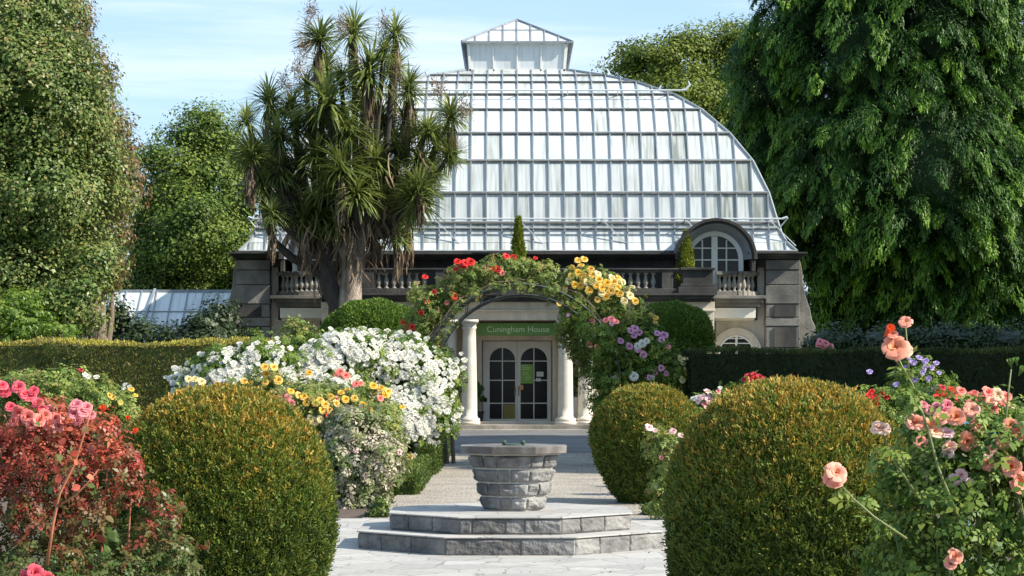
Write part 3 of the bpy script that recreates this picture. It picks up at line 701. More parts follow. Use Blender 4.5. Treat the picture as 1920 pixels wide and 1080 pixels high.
# entablature and front wall of the entrance block (opening 836..1108)
b = MB(); bx(b, 602, 1340, 566, 583, 64.95, 67); bx(b, 603, 1339, 583, 600, 65.02, 67)
bx(b, 600, 1342, 580.5, 583.5, 64.9, 64.96)
b.build('entablature', M['cream'], con, bevel=.006)
b = MB(); bx(b, 604, 830, 600, 811, 65.1, 67); bx(b, 1112, 1338, 600, 811, 65.1, 67)
bx(b, 604, 1338, 790, 811, 65.04, 65.1); mir(b, 1318, 1339, 600, 811, 65.04, 65.1)
b.build('front_wall', M['cream'], con, bevel=.006)
b = MB(); bx(b, 826, 1116, 797, 806, 63.9, 67.4); b2 = b
bx(b, 908, 1040, 795.5, 797.2, 65.7, 67.2); bx(b, 812, 1130, 806, 811, 63.3, 67.4)
b.build('entrance_step', M['greystone'], con, bevel=.008)
def column(px, Y):
    r = 14*Y/F; zb = Z(797, 64); zt = Z(600, 65); H = zt-zb; b = MB(); x = lx(px, Y)
    b.box((x-r*1.45, Y-BY-r*1.45, zb), (x+r*1.45, Y-BY+r*1.45, zb+.09))
    b.lathe([(r*1.38, .09), (r*1.42, .13), (r*1.38, .17), (r*1.15, .19), (r*1.08, .23)]+[(r*(1.06-.2*(i/10)**1.5), .23+(H-.5)*i/10) for i in range(11)]+[(r*.98, H-.24), (r*.98, H-.2), (r*.9, H-.19), (r*.92, H-.14), (r*1.2, H-.08)], (x, Y-BY, zb), 32)
    b.box((x-r*1.22, Y-BY-r*1.22, zb+H-.08), (x+r*1.22, Y-BY+r*1.22, zb+H-.002)); b.build('column', M['column'], con, smooth=False).data.shade_smooth()
    o = con.children[-1]
for px in (880, 1060): column(px, 64.5)
for px in (844, 1098): column(px, 64.75)
# recess: door wall, soffit, surround
b = MB()
zf = Z(797, 64)
x0, x1 = lx(832, 65.1), lx(1110, 65.1); xd0, xd1 = lx(905, 67.2), lx(1034, 67.2); zd = Z(640, 67.2)
b.box((x0, 67.25-BY, zf), (xd0, 67.6-BY, 3.15)); b.box((xd1, 67.25-BY, zf), (x1, 67.6-BY, 3.15)); b.box((xd0, 67.25-BY, zd), (xd1, 67.6-BY, 3.15))
for q in (0, 1):
    xx = (x0-.05, x0) if q == 0 else (x1, x1+.05); b.box((xx[0], 65.1-BY, zf), (xx[1], 67.6-BY, 3.0))
b.build('entrance_recess_wall', M['cream'], con)
b = MB()
for t_, (e, yy) in enumerate(((.30, 66.35), (.16, 66.6))):
    b.box((xd0-e, yy-BY, zf), (xd0-e+.14, 67.25-BY, zd+e)); b.box((xd1+e-.14, yy-BY, zf), (xd1+e, 67.25-BY, zd+e)); b.box((xd0-e+.14, yy-BY, zd+e-.14), (xd1+e-.14, 67.25-BY, zd+e))
b.build('door_surround', M['cream'], con, bevel=.008)
# double doors
yd = 67.2-BY
for sx in (0, 1):
    a_, c_ = (xd0, (xd0+xd1)/2) if sx == 0 else ((xd0+xd1)/2, xd1)
    ga, gc = (lx(918, 67.2), lx(966, 67.2)) if sx == 0 else (lx(976, 67.2), lx(1026, 67.2))
    zg0, zg1 = Z(790, 67.2), Z(652, 67.2); rr = (gc-ga)/2; cxg = (ga+gc)/2; zc = zg1-rr
    b = MB(); T0, T1 = yd-.03, yd+.03
    b.box((a_+.004, T0, zf), (c_-.004, T1, zg0)); b.box((a_+.004, T0, zg0), (ga, T1, zd)); b.box((gc, T0, zg0), (c_-.004, T1, zd))
    n = 16; vs = [(cxg+rr*math.cos(math.pi*i/n), zc+rr*math.sin(math.pi*i/n)) for i in range(n+1)]
    for i in range(n):
        (xa, za), (xb_, zb_) = vs[i], vs[i+1]
        b.prism([(xb_, zb_), (xa, za), (xa, zd), (xb_, zd)], T0, T1)
    b.box((a_+.03, T0-.025, zf+.02), (c_-.03, T0, zf+.1))
    for q in ((a_+.02, a_+.05), (c_-.05, c_-.02)): b.box((q[0], T0-.02, zf), (q[1], T0, zd))
    dr = b.build('door', M['whitepaint'], con)
    b = MB(); b.box((ga, yd-.004, zg0), (gc, yd+.004, zg1)); b.build('glass', M['darkglass'], dr)
    b = MB(); b.box((cxg-.014, yd-.022, zg0), (cxg+.014, yd-.006, zg1))
    for py in (677, 713, 756): b.box((ga, yd-.02, Z(py, 67.2)-.014), (gc, yd-.008, Z(py, 67.2)+.014))
    b.build('glazing_bar', M['whitepaint'], dr)
    b = MB(); hx = c_-.05 if sx == 0 else a_+.05; b.box((hx-.02, T0-.03, Z(742, 67.2)), (hx+.02, T0, Z(724, 67.2))); b.tube([(hx, T0-.03, Z(734, 67.2)), (hx, T0-.08, Z(734, 67.2)), (hx, T0-.09, Z(728, 67.2))], .012, 6)
    b.build('handle', M['brass'], dr)
# side bays with curved little balconies, set back
for sx in (1, -1):
    def sbx(b, a_, c_, y0, y1, Y0, Y1, t=0.):
        xa, xb_ = sx*lx(a_, Y0), sx*lx(c_, Y0); b.box((min(xa, xb_), Y0-BY, Z(y1, Y0)), (max(xa, xb_), Y1-BY, Z(y0, Y0)), t)
    b = MB(); sbx(b, 1342, 1440, 600, 811, 66.5, 66.9); sbx(b, 1420, 1440, 500, 600, 66.5, 66.9)
    bw = b.build('bay_wall', M['cream'], con)
    b = MB(); sbx(b, 1338, 1436, 554, 560, 65.55, 66.9); sbx(b, 1338, 1431, 560, 567, 65.65, 66.9); sbx(b, 1338, 1424, 567, 575, 65.8, 66.9)
    b.build('bay_balcony_slab', M['greystone'], con, bevel=.01)
    # pale coved soffit
    b = MB(); xa, xb_ = sx*lx(1339, 65.9), sx*lx(1417, 65.9); n = 8
    zt_, zb_ = Z(576, 65.85), Z(600, 65.9); vs = []
    for i in range(n+1):
        a_ = math.pi/2*i/n; vs += [(xa, 65.85-BY+.75*(1-math.cos(a_)), zt_-.02+(zb_-zt_)*math.sin(a_)), (xb_, 65.85-BY+.75*(1-math.cos(a_)), zt_-.02+(zb_-zt_)*math.sin(a_))]
    b.add(vs, [(2*i, 2*i+1, 2*i+3, 2*i+2) for i in range(n)]); sbx(b, 1339, 1417, 577.5, 596, 65.86, 65.95); b.build('coved_soffit', M['soffit'], con)
    b = MB()
    # curved rail and base on an arc
    x0_, x1_ = lx(1343, 65.7), lx(1420, 65.7)
    arc = [(sx*(x0_+(x1_-x0_)*f), 65.75-BY+.55*max(0, (f-.45)/.55)**2) for f in [i/10 for i in range(11)]]
    for (xa, ya), (xb_, yb_) in zip(arc, arc[1:]):
        b.bar((xa, ya, Z(512, 65.7)), (xb_, yb_, Z(512, 65.7)), .26, .1)
    bb = b.build('bay_balustrade_rail', M['greystone'], con); b = MB()
    for (xa, ya), (xb_, yb_) in zip(arc, arc[1:]): b.bar((xa, ya, Z(550, 65.7)), (xb_, yb_, Z(550, 65.7)), .28, .12)
    b.build('bay_balustrade_base', M['greystone'], con)
    bm2 = baluster_mesh(Z(515, 65.7)-Z(547, 65.7), M['greystone'])
    for f in (.08, .2, .32, .44, .56, .68, .8, .91):
        x = sx*(x0_+(x1_-x0_)*f); y = 65.75-BY+.55*max(0, (f-.45)/.55)**2; link('baluster', bm2, bb, (x, y, Z(547, 65.7)))
    # arched window low down
    cx, cz, rr = sx*lx(1381, 66.4), Z(662, 66.4), .46
    b = MB(); ring(b, cx, cz, rr, rr+.05, .38, .5); b.box((cx-rr-.05, .38, .9), (cx-rr, .5, cz)); b.box((cx+rr, .38, .9), (cx+rr+.05, .5, cz))
    b.box((cx-.03, .39, .9), (cx+.03, .46, cz+rr))
    for q in (-.1, .08, .26, .4, -.35, -.6): b.box((cx-rr, .42, cz+q), (cx+rr, .45, cz+q+.03))
    wn = b.build('window', M['whitepaint'], bw); b = MB(); ring(b, cx, cz, 0, rr, .47, .49); b.box((cx-rr, .47, .9), (cx+rr, .49, cz)); b.build('pane', M['darkglass'], wn)
    b = MB(); ring(b, cx, cz, rr+.06, rr+.26, .36, .5); b.build('arch_moulding', M['cream'], bw, bevel=.01)
    # pylon: rusticated blocks
    b = MB(); r_ = random.Random(8+sx)
    for i, (y0, y1) in enumerate(((487, 506), (506, 534), (534, 570), (570, 595), (595, 612), (612, 652), (652, 700), (700, 760), (760, 812))):
        sbx(b, 1436+(i % 2)*.6, 1500-(i % 2)*.6, y0+.7, y1-.7, 65.95+(i % 2)*.02, 66.9, (.1, .25, .1, 1, .15, 1, .3, .8, .4)[i])
    sbx(b, 1439, 1497, 487, 812, 66.05, 67.5)
    b.build('corner_pylon', stone('pylon_stone', (.17,.16,.145), (.33,.31,.28), 2.6, .88, .5, (.06,.058,.055), 18, sp=(.42,.66), tvar=0) if sx > 0 else bpy.data.materials['pylon_stone'], con, bevel=.012)
    for y0, y1 in ((570.5, 594.5), (612.5, 652), (700.5, 760)):
        b = MB(); sbx(b, 1452, 1493, y0+1, y1-1, 65.93, 65.96)
        b.build('shadow_stain_band', M['darkstone'], con)  # dark bands painting shadow and stain onto the pylon face
    # scrolled buttress at the outer side
    pr = [(1500, 488), (1504, 505), (1506, 530), (1511, 556), (1519, 580), (1523, 600), (1529, 612), (1532, 650), (1533, 700), (1538, 705), (1538, 812), (1496, 812), (1496, 488)]
    b = MB(); pts = [(sx*lx(a_, 66.1), Z(c_, 66.1)) for a_, c_ in pr]
    if sx < 0: pts = pts[::-1]
    b.prism(pts, .12, 1.4); b.build('scroll_buttress', M['greystone'], con, bevel=.02)

# sign board and notices
sb = empty('entrance_sign', (lx(971.5, 65.5)+XC, 65.45, 0), label='long green name board with pale lettering above the double doors', cat='sign')
b = MB(); hw = (1048-895)/2*65.5/F; b.box((-hw, -.03, Z(629, 65.5)), (hw, .03, Z(606, 65.5))); b.build('board', M['signgreen'], sb)
def text(s, size, mat, parent, loc, name='lettering'):
    cu = bpy.data.curves.new('txt', 'FONT'); cu.body = s; cu.size = size; cu.align_x = 'CENTER'; cu.align_y = 'CENTER'; cu.extrude = .004
    o = bpy.data.objects.new('txt', cu); C.objects.link(o); bpy.context.view_layer.update()
    me = bpy.data.meshes.new_from_object(o.evaluated_get(bpy.context.evaluated_depsgraph_get())); bpy.data.objects.remove(o)
    me.materials.clear(); me.materials.append(mat); return link(name, me, parent, loc, (R(90), 0, 0))
text('Cuningham House', .235, M['signtext'], sb, (0, -.036, Z(618, 65.5)))
def notice(name, px0, px1, py0, py1, mat, label, lines=(), cat='notice'):
    Y = 67.155; cx = (X(px0, Y)+X(px1, Y))/2; r = empty(name, (cx, Y, Z(py1, Y)), label=label, cat=cat); h = Z(py0, Y)-Z(py1, Y); w = X(px1, Y)-X(px0, Y)
    b = MB(); b.box((-w/2, 0, 0), (w/2, .006, h)); b.build('sheet', mat, r)
    if lines:
        b = MB()
        for f, a_, c_ in lines: b.box((-w/2+w*a_, -.003, h*f), (-w/2+w*c_, -.001, h*f+h*.035))
        b.build('printed_line', M['signtext'] if mat is M['postergreen'] else M['slate'], r)
notice('poster', 976, 999, 683, 719, M['postergreen'], 'bright green information poster taped inside the right-hand door', [(.9, .1, .6), (.8, .1, .85), (.72, .1, .75), (.55, .15, .6), (.45, .15, .7), (.3, .4, .85), (.2, .4, .7)], 'poster')
notice('notice', 1006, 1019, 697, 706, M['paper'], 'larger white notice beside the green poster on the right-hand door', [(.3, .1, .9), (.6, .1, .8)])
notice('notice', 1005, 1014, 709, 715, M['paper'], 'smaller white notice under the other white one on the right-hand door', [(.5, .1, .9)])
notice('sticker', 974, 981, 722, 731, M['orange'], 'small orange sticker by the handle of the right-hand door', (), 'sticker')
notice('notice', 944, 966, 758, 789, M['olive'], 'olive yellow panel in the lowest pane of the left-hand door', ())  # plain olive panel over the lowest left-hand pane

# things in the entrance recess
def potplant(px, Y, label, h=1.5, cat='potted plant'):
    r = empty('potted_plant', (X(px, Y), Y, zf), label=label, cat=cat)
    b = MB(); b.lathe([(.11, 0), (.15, .28), (.165, .3), (.165, .33), (.14, .33)], n=16); b.build('pot', M['darkstone'], r)
    b = MB(); b.tube([(0, 0, .25), (.02, 0, h*.6), (0, 0, h*.9)], .015, 6); b.build('stem', M['stem'], r)
    crown(r, 'foliage', [(np.array((X(px, Y), Y, zf+h*.72)), np.array((.22, .2, h*.36)))], 5, LM['dark'], .09, .1, 40, 8, core=.45, ground=.2)
potplant(897, 66.4, 'dark leafy plant in a pot behind the left-hand portico column', 1.3)
potplant(1083, 66.6, 'dark leafy plant in a pot between the two right-hand portico columns', 1.75)
b = MB(); b.lathe([(.10, 0), (.13, .05), (.14, .55), (.12, .62), (.07, .68), (.075, .74), (.05, .74)], n=20)
o = b.build('urn', M['whitepot'], None, smooth=True, loc=(X(1079.5, 65.6), 65.6, zf)); tag(o, 'tall cream urn standing between the right-hand portico columns', 'urn')
# pencil conifers on the balcony
def pencil(px, py0, py1, w_, Y, label):
    zb = Z(554, 64.5)+.0; r = empty('pencil_conifer', (X(px, Y), Y, zb), label=label, cat='conifer', group='pencil conifers in tubs on the balcony'); zt = Z(py0, Y)
    b = MB(); b.lathe([(.14, 0), (.19, .3), (.2, .32)], n=16); b.build('tub', M['darkstone'], r)
    b = MB(); b.tube([(0, 0, .25), (0, 0, zt-zb-.3)], [.03, .01], 6); b.build('trunk', M['bark'], r)
    rng = np.random.default_rng(int(px)); n = 5200; f = rng.uniform(0, 1, n)**.8; a = rng.uniform(0, 2*np.pi, n); z = .3+(zt-zb-.3)*f
    R_ = w_*(1-f)**.75*(.55+.45*np.minimum(1, f*8))*(1+.18*np.sin(a*3+z*7))*rng.uniform(.6, 1.05, n); p = np.stack([R_*np.cos(a), R_*np.sin(a), z], 1)
    d = np.stack([np.cos(a), np.sin(a), np.full(n, 1.3)], 1)+rng.normal(size=(n, 3))*.4
    Wn = np.stack([np.cos(a), np.sin(a), np.full(n, .2)], 1)+rng.normal(size=(n, 3))*.5
    U = nrm(d); V = nrm(np.cross(Wn, U)); N = np.cross(U, V); ls = .11*rng.uniform(.6, 1.2, n)
    link('foliage', merged('foliage', SPRAY[0], SPRAY[1], np.stack([U*ls[:, None], V*ls[:, None]*.5, N*ls[:, None]], 2), p, LM['conelight'], rng.uniform(0, 1, n)), r)
pencil(972, 410, 500, .24, 65.6, 'narrow golden green conifer above the middle of the arch, on the balcony')
pencil(1286, 437, 500, .26, 65.5, 'narrow golden green conifer in front of the round dormer, on the balcony')

# ---- small glasshouse on the left
gh = empty('small_glasshouse', (X(310, 80), 80, 0), label='low white-roofed glasshouse behind dark shrubs left of the conservatory', cat='glasshouse')
g = MB(); hw = 2.35; zr, ze = Z(547, 80), Z(625, 78); y0, y1 = -2., 2.
for i in range(9):
    xa, xb_ = -hw+2*hw*i/9, -hw+2*hw*(i+1)/9
    for j in range(2):
        f0, f1 = j/2, (j+1)/2
        g.add([(xa, y0*(1-f0), ze+(zr-ze)*f0), (xb_, y0*(1-f0), ze+(zr-ze)*f0), (xb_, y0*(1-f1), ze+(zr-ze)*f1), (xa, y0*(1-f1), ze+(zr-ze)*f1)], [(0, 1, 2, 3)], rg.random()*.5)
g.add([(-hw, y1, ze), (hw, y1, ze), (hw, 0, zr), (-hw, 0, zr)], [(1, 0, 3, 2)], .2)
rfo = g.build('roof', M['glass'], gh)
b = MB()
for i in range(10):
    xa = -hw+2*hw*i/9; b.bar((xa, y0, ze+.03), (xa, 0, zr+.03), .035, .05)
b.bar((-hw, 0, zr+.03), (hw, 0, zr+.03), .1, .08); b.bar((-hw, -1, (ze+zr)/2+.03), (hw, -1, (ze+zr)/2+.03), .03, .03)
b.bar((-.55, -2, ze+.1), (-.35, 0, zr+.1), .07, .05)
b.build('glazing_bar', M['bar'], rfo)
b = MB()
b.box((-hw, y0, 0), (hw, y0+.04, ze)); b.box((-hw, y1-.04, 0), (hw, y1, ze))
for x in (-hw, hw): b.add([(x, y0, 0), (x, y1, 0), (x, y1, ze), (x, 0, zr), (x, y0, ze)], [(0, 1, 2, 3, 4)])
b.build('wall', M['glass'], gh)

# ================================================================== VEGETATION
# ---- clipped hedges and balls: a solid twiggy core under thousands of short upright sprigs
def sprigs(P_, N_, rng, leaf, mat, base, name='foliage', t=None, up=.9, aspect=.45):
    n = len(P_); U = nrm(N_*.8+np.array([0, 0, up])+rng.normal(size=(n, 3))*.55); Wn = nrm(N_+rng.normal(size=(n, 3))*.7)
    V = nrm(np.cross(Wn, U)); N = np.cross(U, V); ls = leaf*rng.uniform(.5, 1.5, n)
    return merged(name, SPRAY[0], SPRAY[1], np.stack([U*ls[:, None], V*ls[:, None]*aspect, N*ls[:, None]], 2), P_-base, mat, t)
def topiary(px, pytop, rpx, Y, label, n, leaf, seed, prof, mat='yew', tip=.5):
    s = Y/F; r0 = rpx*s; H = Z(pytop, Y); cx = X(px, Y); root = empty('ball_topiary', (cx, Y, 0), label=label, cat='topiary', group='clipped yew balls beside the path')
    rng = np.random.default_rng(seed); zz = np.array([p[1] for p in prof])*H; rr = np.array([p[0] for p in prof])*r0
    ds = np.r_[0, np.cumsum(np.hypot(np.diff(zz), np.diff(rr)))]
    sarc = rng.uniform(0, ds[-1], n*2); z = np.interp(sarc, ds, zz); r = np.interp(sarc, ds, rr); keep = rng.uniform(0, r0, n*2) < r+.05*r0; z = z[keep]; r = r[keep]; sarc = sarc[keep]
    K = 7; m0 = len(z)//K; z, r, sarc = z[:m0], r[:m0], sarc[:m0]; a = rng.uniform(0, 2*np.pi, m0); dr = np.interp(sarc+.02, ds, rr)-np.interp(sarc-.02, ds, rr); dz = np.interp(sarc+.02, ds, zz)-np.interp(sarc-.02, ds, zz)
    L_ = np.hypot(dr, dz)+1e-9; nr, nz_ = np.abs(dz/L_), -dr/L_
    bump = 1+.02*np.sin(a*4+z*5+seed)+.014*np.sin(a*9-z*8)+.012*np.sin(a*17+z*21)
    lift = rng.uniform(-.05, .024, m0)+.03*(rng.uniform(0, 1, m0) > .985); rb = r*bump
    N0 = np.stack([nr*np.cos(a), nr*np.sin(a), nz_], 1); p0 = np.stack([rb*np.cos(a), rb*np.sin(a), z], 1)+N0*lift[:, None]
    patch = .5+.5*np.sin(a*5+seed)*np.sin(z*6+a*3)
    # fresh orange-brown growth is densest on the crown of the ball
    t0 = rng.uniform(0, .6, m0)**1.2+tip*np.clip((z/H-.35)/.65, 0, 1)*rng.uniform(.1, 1, m0)+.16*patch*rng.uniform(0, 1, m0)
    m = m0*K; p = np.repeat(p0, K, 0)+rng.normal(size=(m, 3))*leaf*.3; N_ = nrm(np.repeat(N0, K, 0)+rng.normal(size=(m, 3))*.45); t = np.clip(np.repeat(t0, K)+rng.uniform(-.1, .1, m), 0, 1)
    link('foliage', sprigs(p, N_, rng, leaf, LM[mat], 0, t=t), root)
    b = MB(); k = 48; q = 26; vs = []
    for j in range(q+1):
        sa = ds[-1]*j/q
        for i in range(k):
            aa = 2*math.pi*i/k; rq = max(np.interp(sa, ds, rr)-.035, .005)*(1+.018*math.sin(aa*4+np.interp(sa, ds, zz)*5+seed)); vs.append((rq*math.cos(aa), rq*math.sin(aa), max(np.interp(sa, ds, zz)-.02, .0)))
    b.add(vs, [(j*k+i, j*k+(i+1) % k, (j+1)*k+(i+1) % k, (j+1)*k+i) for j in range(q) for i in range(k)], .12)
    b.build('inner_twigs', LM[mat], root, smooth=True)
    return root
PB = [(.80, 0), (.9, .1), (.97, .22), (1, .36), (.985, .5), (.92, .64), (.8, .78), (.6, .9), (.35, .97), (0, 1)]
topiary(416, 733, 205, 17.6, 'large clipped yew ball with orange tips beside the bronze-leaved rose', 200000, .035, 1, PB, tip=.8)
topiary(1484, 721, 229, 16.6, 'large clipped yew ball with orange tips behind the peach roses', 210000, .035, 2, PB, tip=.85)
PS = [(.42, 0), (.68, .14), (.9, .34), (1, .52), (.97, .68), (.82, .83), (.55, .945), (.3, .985), (0, 1)]
topiary(1212, 727, 100, 29.5, 'smaller clipped yew ball standing at the right edge of the gravel path', 90000, .036, 3, PS, tip=.65)

def box_points(rng, x0, x1, y0, y1, z0, z1, dens, round_=.0):
    ps = []; ns = []
    for (ax, sgn, A) in ((1, -1, (x1-x0)*(z1-z0)), (1, 1, (x1-x0)*(z1-z0)), (0, -1, (y1-y0)*(z1-z0)), (0, 1, (y1-y0)*(z1-z0)), (2, 1, (x1-x0)*(y1-y0))):
        n = int(A*dens*(1 if (ax, sgn) != (1, 1) else .35)); u = rng.uniform(0, 1, (n, 3)); p = np.array([x0, y0, z0])+u*np.array([x1-x0, y1-y0, z1-z0])
        p[:, ax] = (x0, y0, z0)[ax] if sgn < 0 else (x1, y1, z1)[ax]; N = np.zeros((n, 3)); N[:, ax] = sgn
        p += N*(.03*np.sin(p[:, [0]]*2.3+p[:, [2]]*3)+.015*np.sin(p[:, [0]]*9+p[:, [1]]*7)); ps.append(p); ns.append(N)
    return np.concatenate(ps), np.concatenate(ns)
def hedge(name, label, x0, x1, y0, y1, z1, dens, leaf, mat, seed, cat='hedge', group=None, tip=.5, lump=0):
    root = empty(name, ((x0+x1)/2, (y0+y1)/2, 0), label=label, cat=cat, group=group); rng = np.random.default_rng(seed)
    p, N = box_points(rng, x0, x1, y0, y1, 0, z1, dens); m = len(p); p = p-N*rng.uniform(-.01, .05, (m, 1))
    p[:, 2] += lump*(np.sin(p[:, 0]*5+seed)*.5+np.sin(p[:, 1]*7))*p[:, 2]/z1
    p[:, 2] += (p[:, 2]/z1)*(.018*np.sin(p[:, 0]*1.9+seed)+.012*np.sin(p[:, 0]*5.3)+.012*np.sin(p[:, 0]*13))
    t = np.clip(rng.uniform(0, .7, m)+.12*np.sin(p[:, 0]*1.7)+.1*np.sin(p[:, 0]*4.1+p[:, 2]*3)+tip*(N[:, 2] > .5)*rng.uniform(.3, 1, m)+tip*.8*np.clip((p[:, 2]-z1+.09)/.09, 0, 1), 0, 1)
    base = np.array(root.location); link('foliage', sprigs(p, N, rng, leaf, LM[mat], base, t=t), root)
    b = MB(); d = .05; b.box((x0+d-base[0], y0+d-base[1], 0), (x1-d-base[0], y1-d-base[1], z1-d), .15); b.build('inner_twigs', LM[mat], root)
    return root
YH_ = 40.
hedge('clipped_hedge', 'long clipped hedge with yellow-green top edge behind the left rose beds', -15, X(575, YH_), 40, 41.2, Z(643, YH_), 1500, .05, 'hedge', 11)
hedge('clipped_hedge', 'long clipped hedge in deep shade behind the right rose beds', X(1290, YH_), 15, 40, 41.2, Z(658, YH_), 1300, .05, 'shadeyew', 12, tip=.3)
bxg = 'low box edging along the path'
for i, (x0, x1, y0, y1, h, lb) in enumerate(((X(728, 32), X(790, 32)-.02, 31.2, 36.5, .3, 'low box edging under the white roses, nearest stretch beside the gravel'), (-1.55, -1.2, 37, 45.5, .42, 'taller box edging running back to the terrace on the left of the path'))):
    hedge('box_edging', lb, x0, x1, y0, y1, h, 3000, .042, 'box', 20+i, cat='box hedge', group=bxg, tip=.2, lump=.05)
# big round-topped yews on either side of the arch
def domeyew(px, py, rpx, rpy, Y, label, seed, n=70000):
    s = Y/F; r = rpx*s; top = Z(py, Y); rz = rpy*s; root = empty('domed_yew', (X(px, Y), Y, 0), label=label, cat='yew'); rng = np.random.default_rng(seed)
    nt_ = int(n*.45); d = nrm(rng.normal(size=(nt_, 3))); d[:, 2] = np.abs(d[:, 2]); p1 = d*np.array([r, r, rz])*(1+.03*np.sin(d[:, :1]*11))*rng.uniform(.95, 1.01, (nt_, 1))+np.array([0, 0, top-rz])
    n2_ = n-nt_; a = rng.uniform(0, 2*np.pi, n2_); z = rng.uniform(0, top-rz, n2_); rr = r*rng.uniform(.95, 1.01, n2_); p2 = np.stack([rr*np.cos(a), rr*np.sin(a), z], 1); d2 = np.stack([np.cos(a), np.sin(a), a*0], 1)
    p = np.concatenate([p1, p2]); N_ = np.concatenate([d, d2]); link('foliage', sprigs(p, N_, rng, .075, LM['dome'], 0, t=rng.uniform(0, .85, len(p))), root)
    b = MB(); b.lathe([(r*.95, 0)]+[(r*.95*math.cos(q*math.pi/16), top-rz+rz*.95*math.sin(q*math.pi/16)) for q in range(8)], n=30, t=.15); b.build('inner_twigs', LM['dome'], root, smooth=True)
domeyew(700, 567, 92, 62, 47, 'broad sunlit domed yew between the cabbage tree and the arch', 31)
domeyew(1258, 572, 78, 62, 46.5, 'broad shaded domed yew to the right of the arch', 32)

# ---- trees
def W(*els, Y, dep=.85): return world_ells(els, Y, dep)
tree('evergreen_oak', 'tall glossy-leaved evergreen tree filling the left edge of the view', 'tree', (X(20, 56), 56, 0),
     W((-40,30,150,140,2),(20,60,125,120),(50,170,150,120,-1),(70,270,150,110,0),(75,360,150,100,-1),(60,450,150,90,0),(30,530,120,70,-1),(-80,200,150,200,1),(-80,430,160,150,1), Y=56), 41, LM['holly'], .10, .62, 170, 5.2, core=.6, shell=(.62, 1.08), trunk_r=.4, squash=.85)
tree('copper_tree', 'taller tree with reddish brown tips behind the left evergreen', 'tree', (X(190, 62), 62, 0),
     W((95,60,75,110),(150,140,65,75,1),(130,230,80,90),(195,270,60,70,1),(215,345,50,55),(150,360,80,90,1),(190,440,45,60,1),(150,510,70,60),(200,500,38,40,1), Y=62), 42, LM['copper'], .11, .42, 70, 7.5, trunk_r=.28, core=.5, tshift=.0)
tree('broad_tree', 'dark bushy tree behind the small glasshouse, left of the cabbage tree', 'tree', (X(370, 88), 88, 0),
     W((392,228,46,40),(350,262,50,35),(300,292,34,18,-1),(275,300,20,12,-1),(430,290,60,60,1),(360,340,95,75),(290,400,75,75,1),(440,400,80,95),(350,430,110,80,-2),(270,500,70,80),(420,500,110,90,1),(330,550,120,80), Y=88), 43, LM['dark'], .13, .95, 150, 1.9, trunk_r=.4, tshift=.1, core=.5, shell=(.55, 1.08), squash=.62)
tree('broad_tree', 'round yellow-green tree rising behind the right shoulder of the glass roof', 'tree', (X(1300, 125), 125, 0),
     W((1245,120,72,55),(1190,115,55,45,1),(1310,92,70,42),(1380,84,65,42,1),(1430,98,60,55),(1270,190,90,60,-2),(1360,160,80,70),(1420,220,80,110,1),(1340,260,80,80),(1390,350,90,100), Y=125), 44, LM['oak'], .18, 1.35, 150, .95, trunk_r=.5, core=.5, shell=(.55, 1.1), squash=.6)
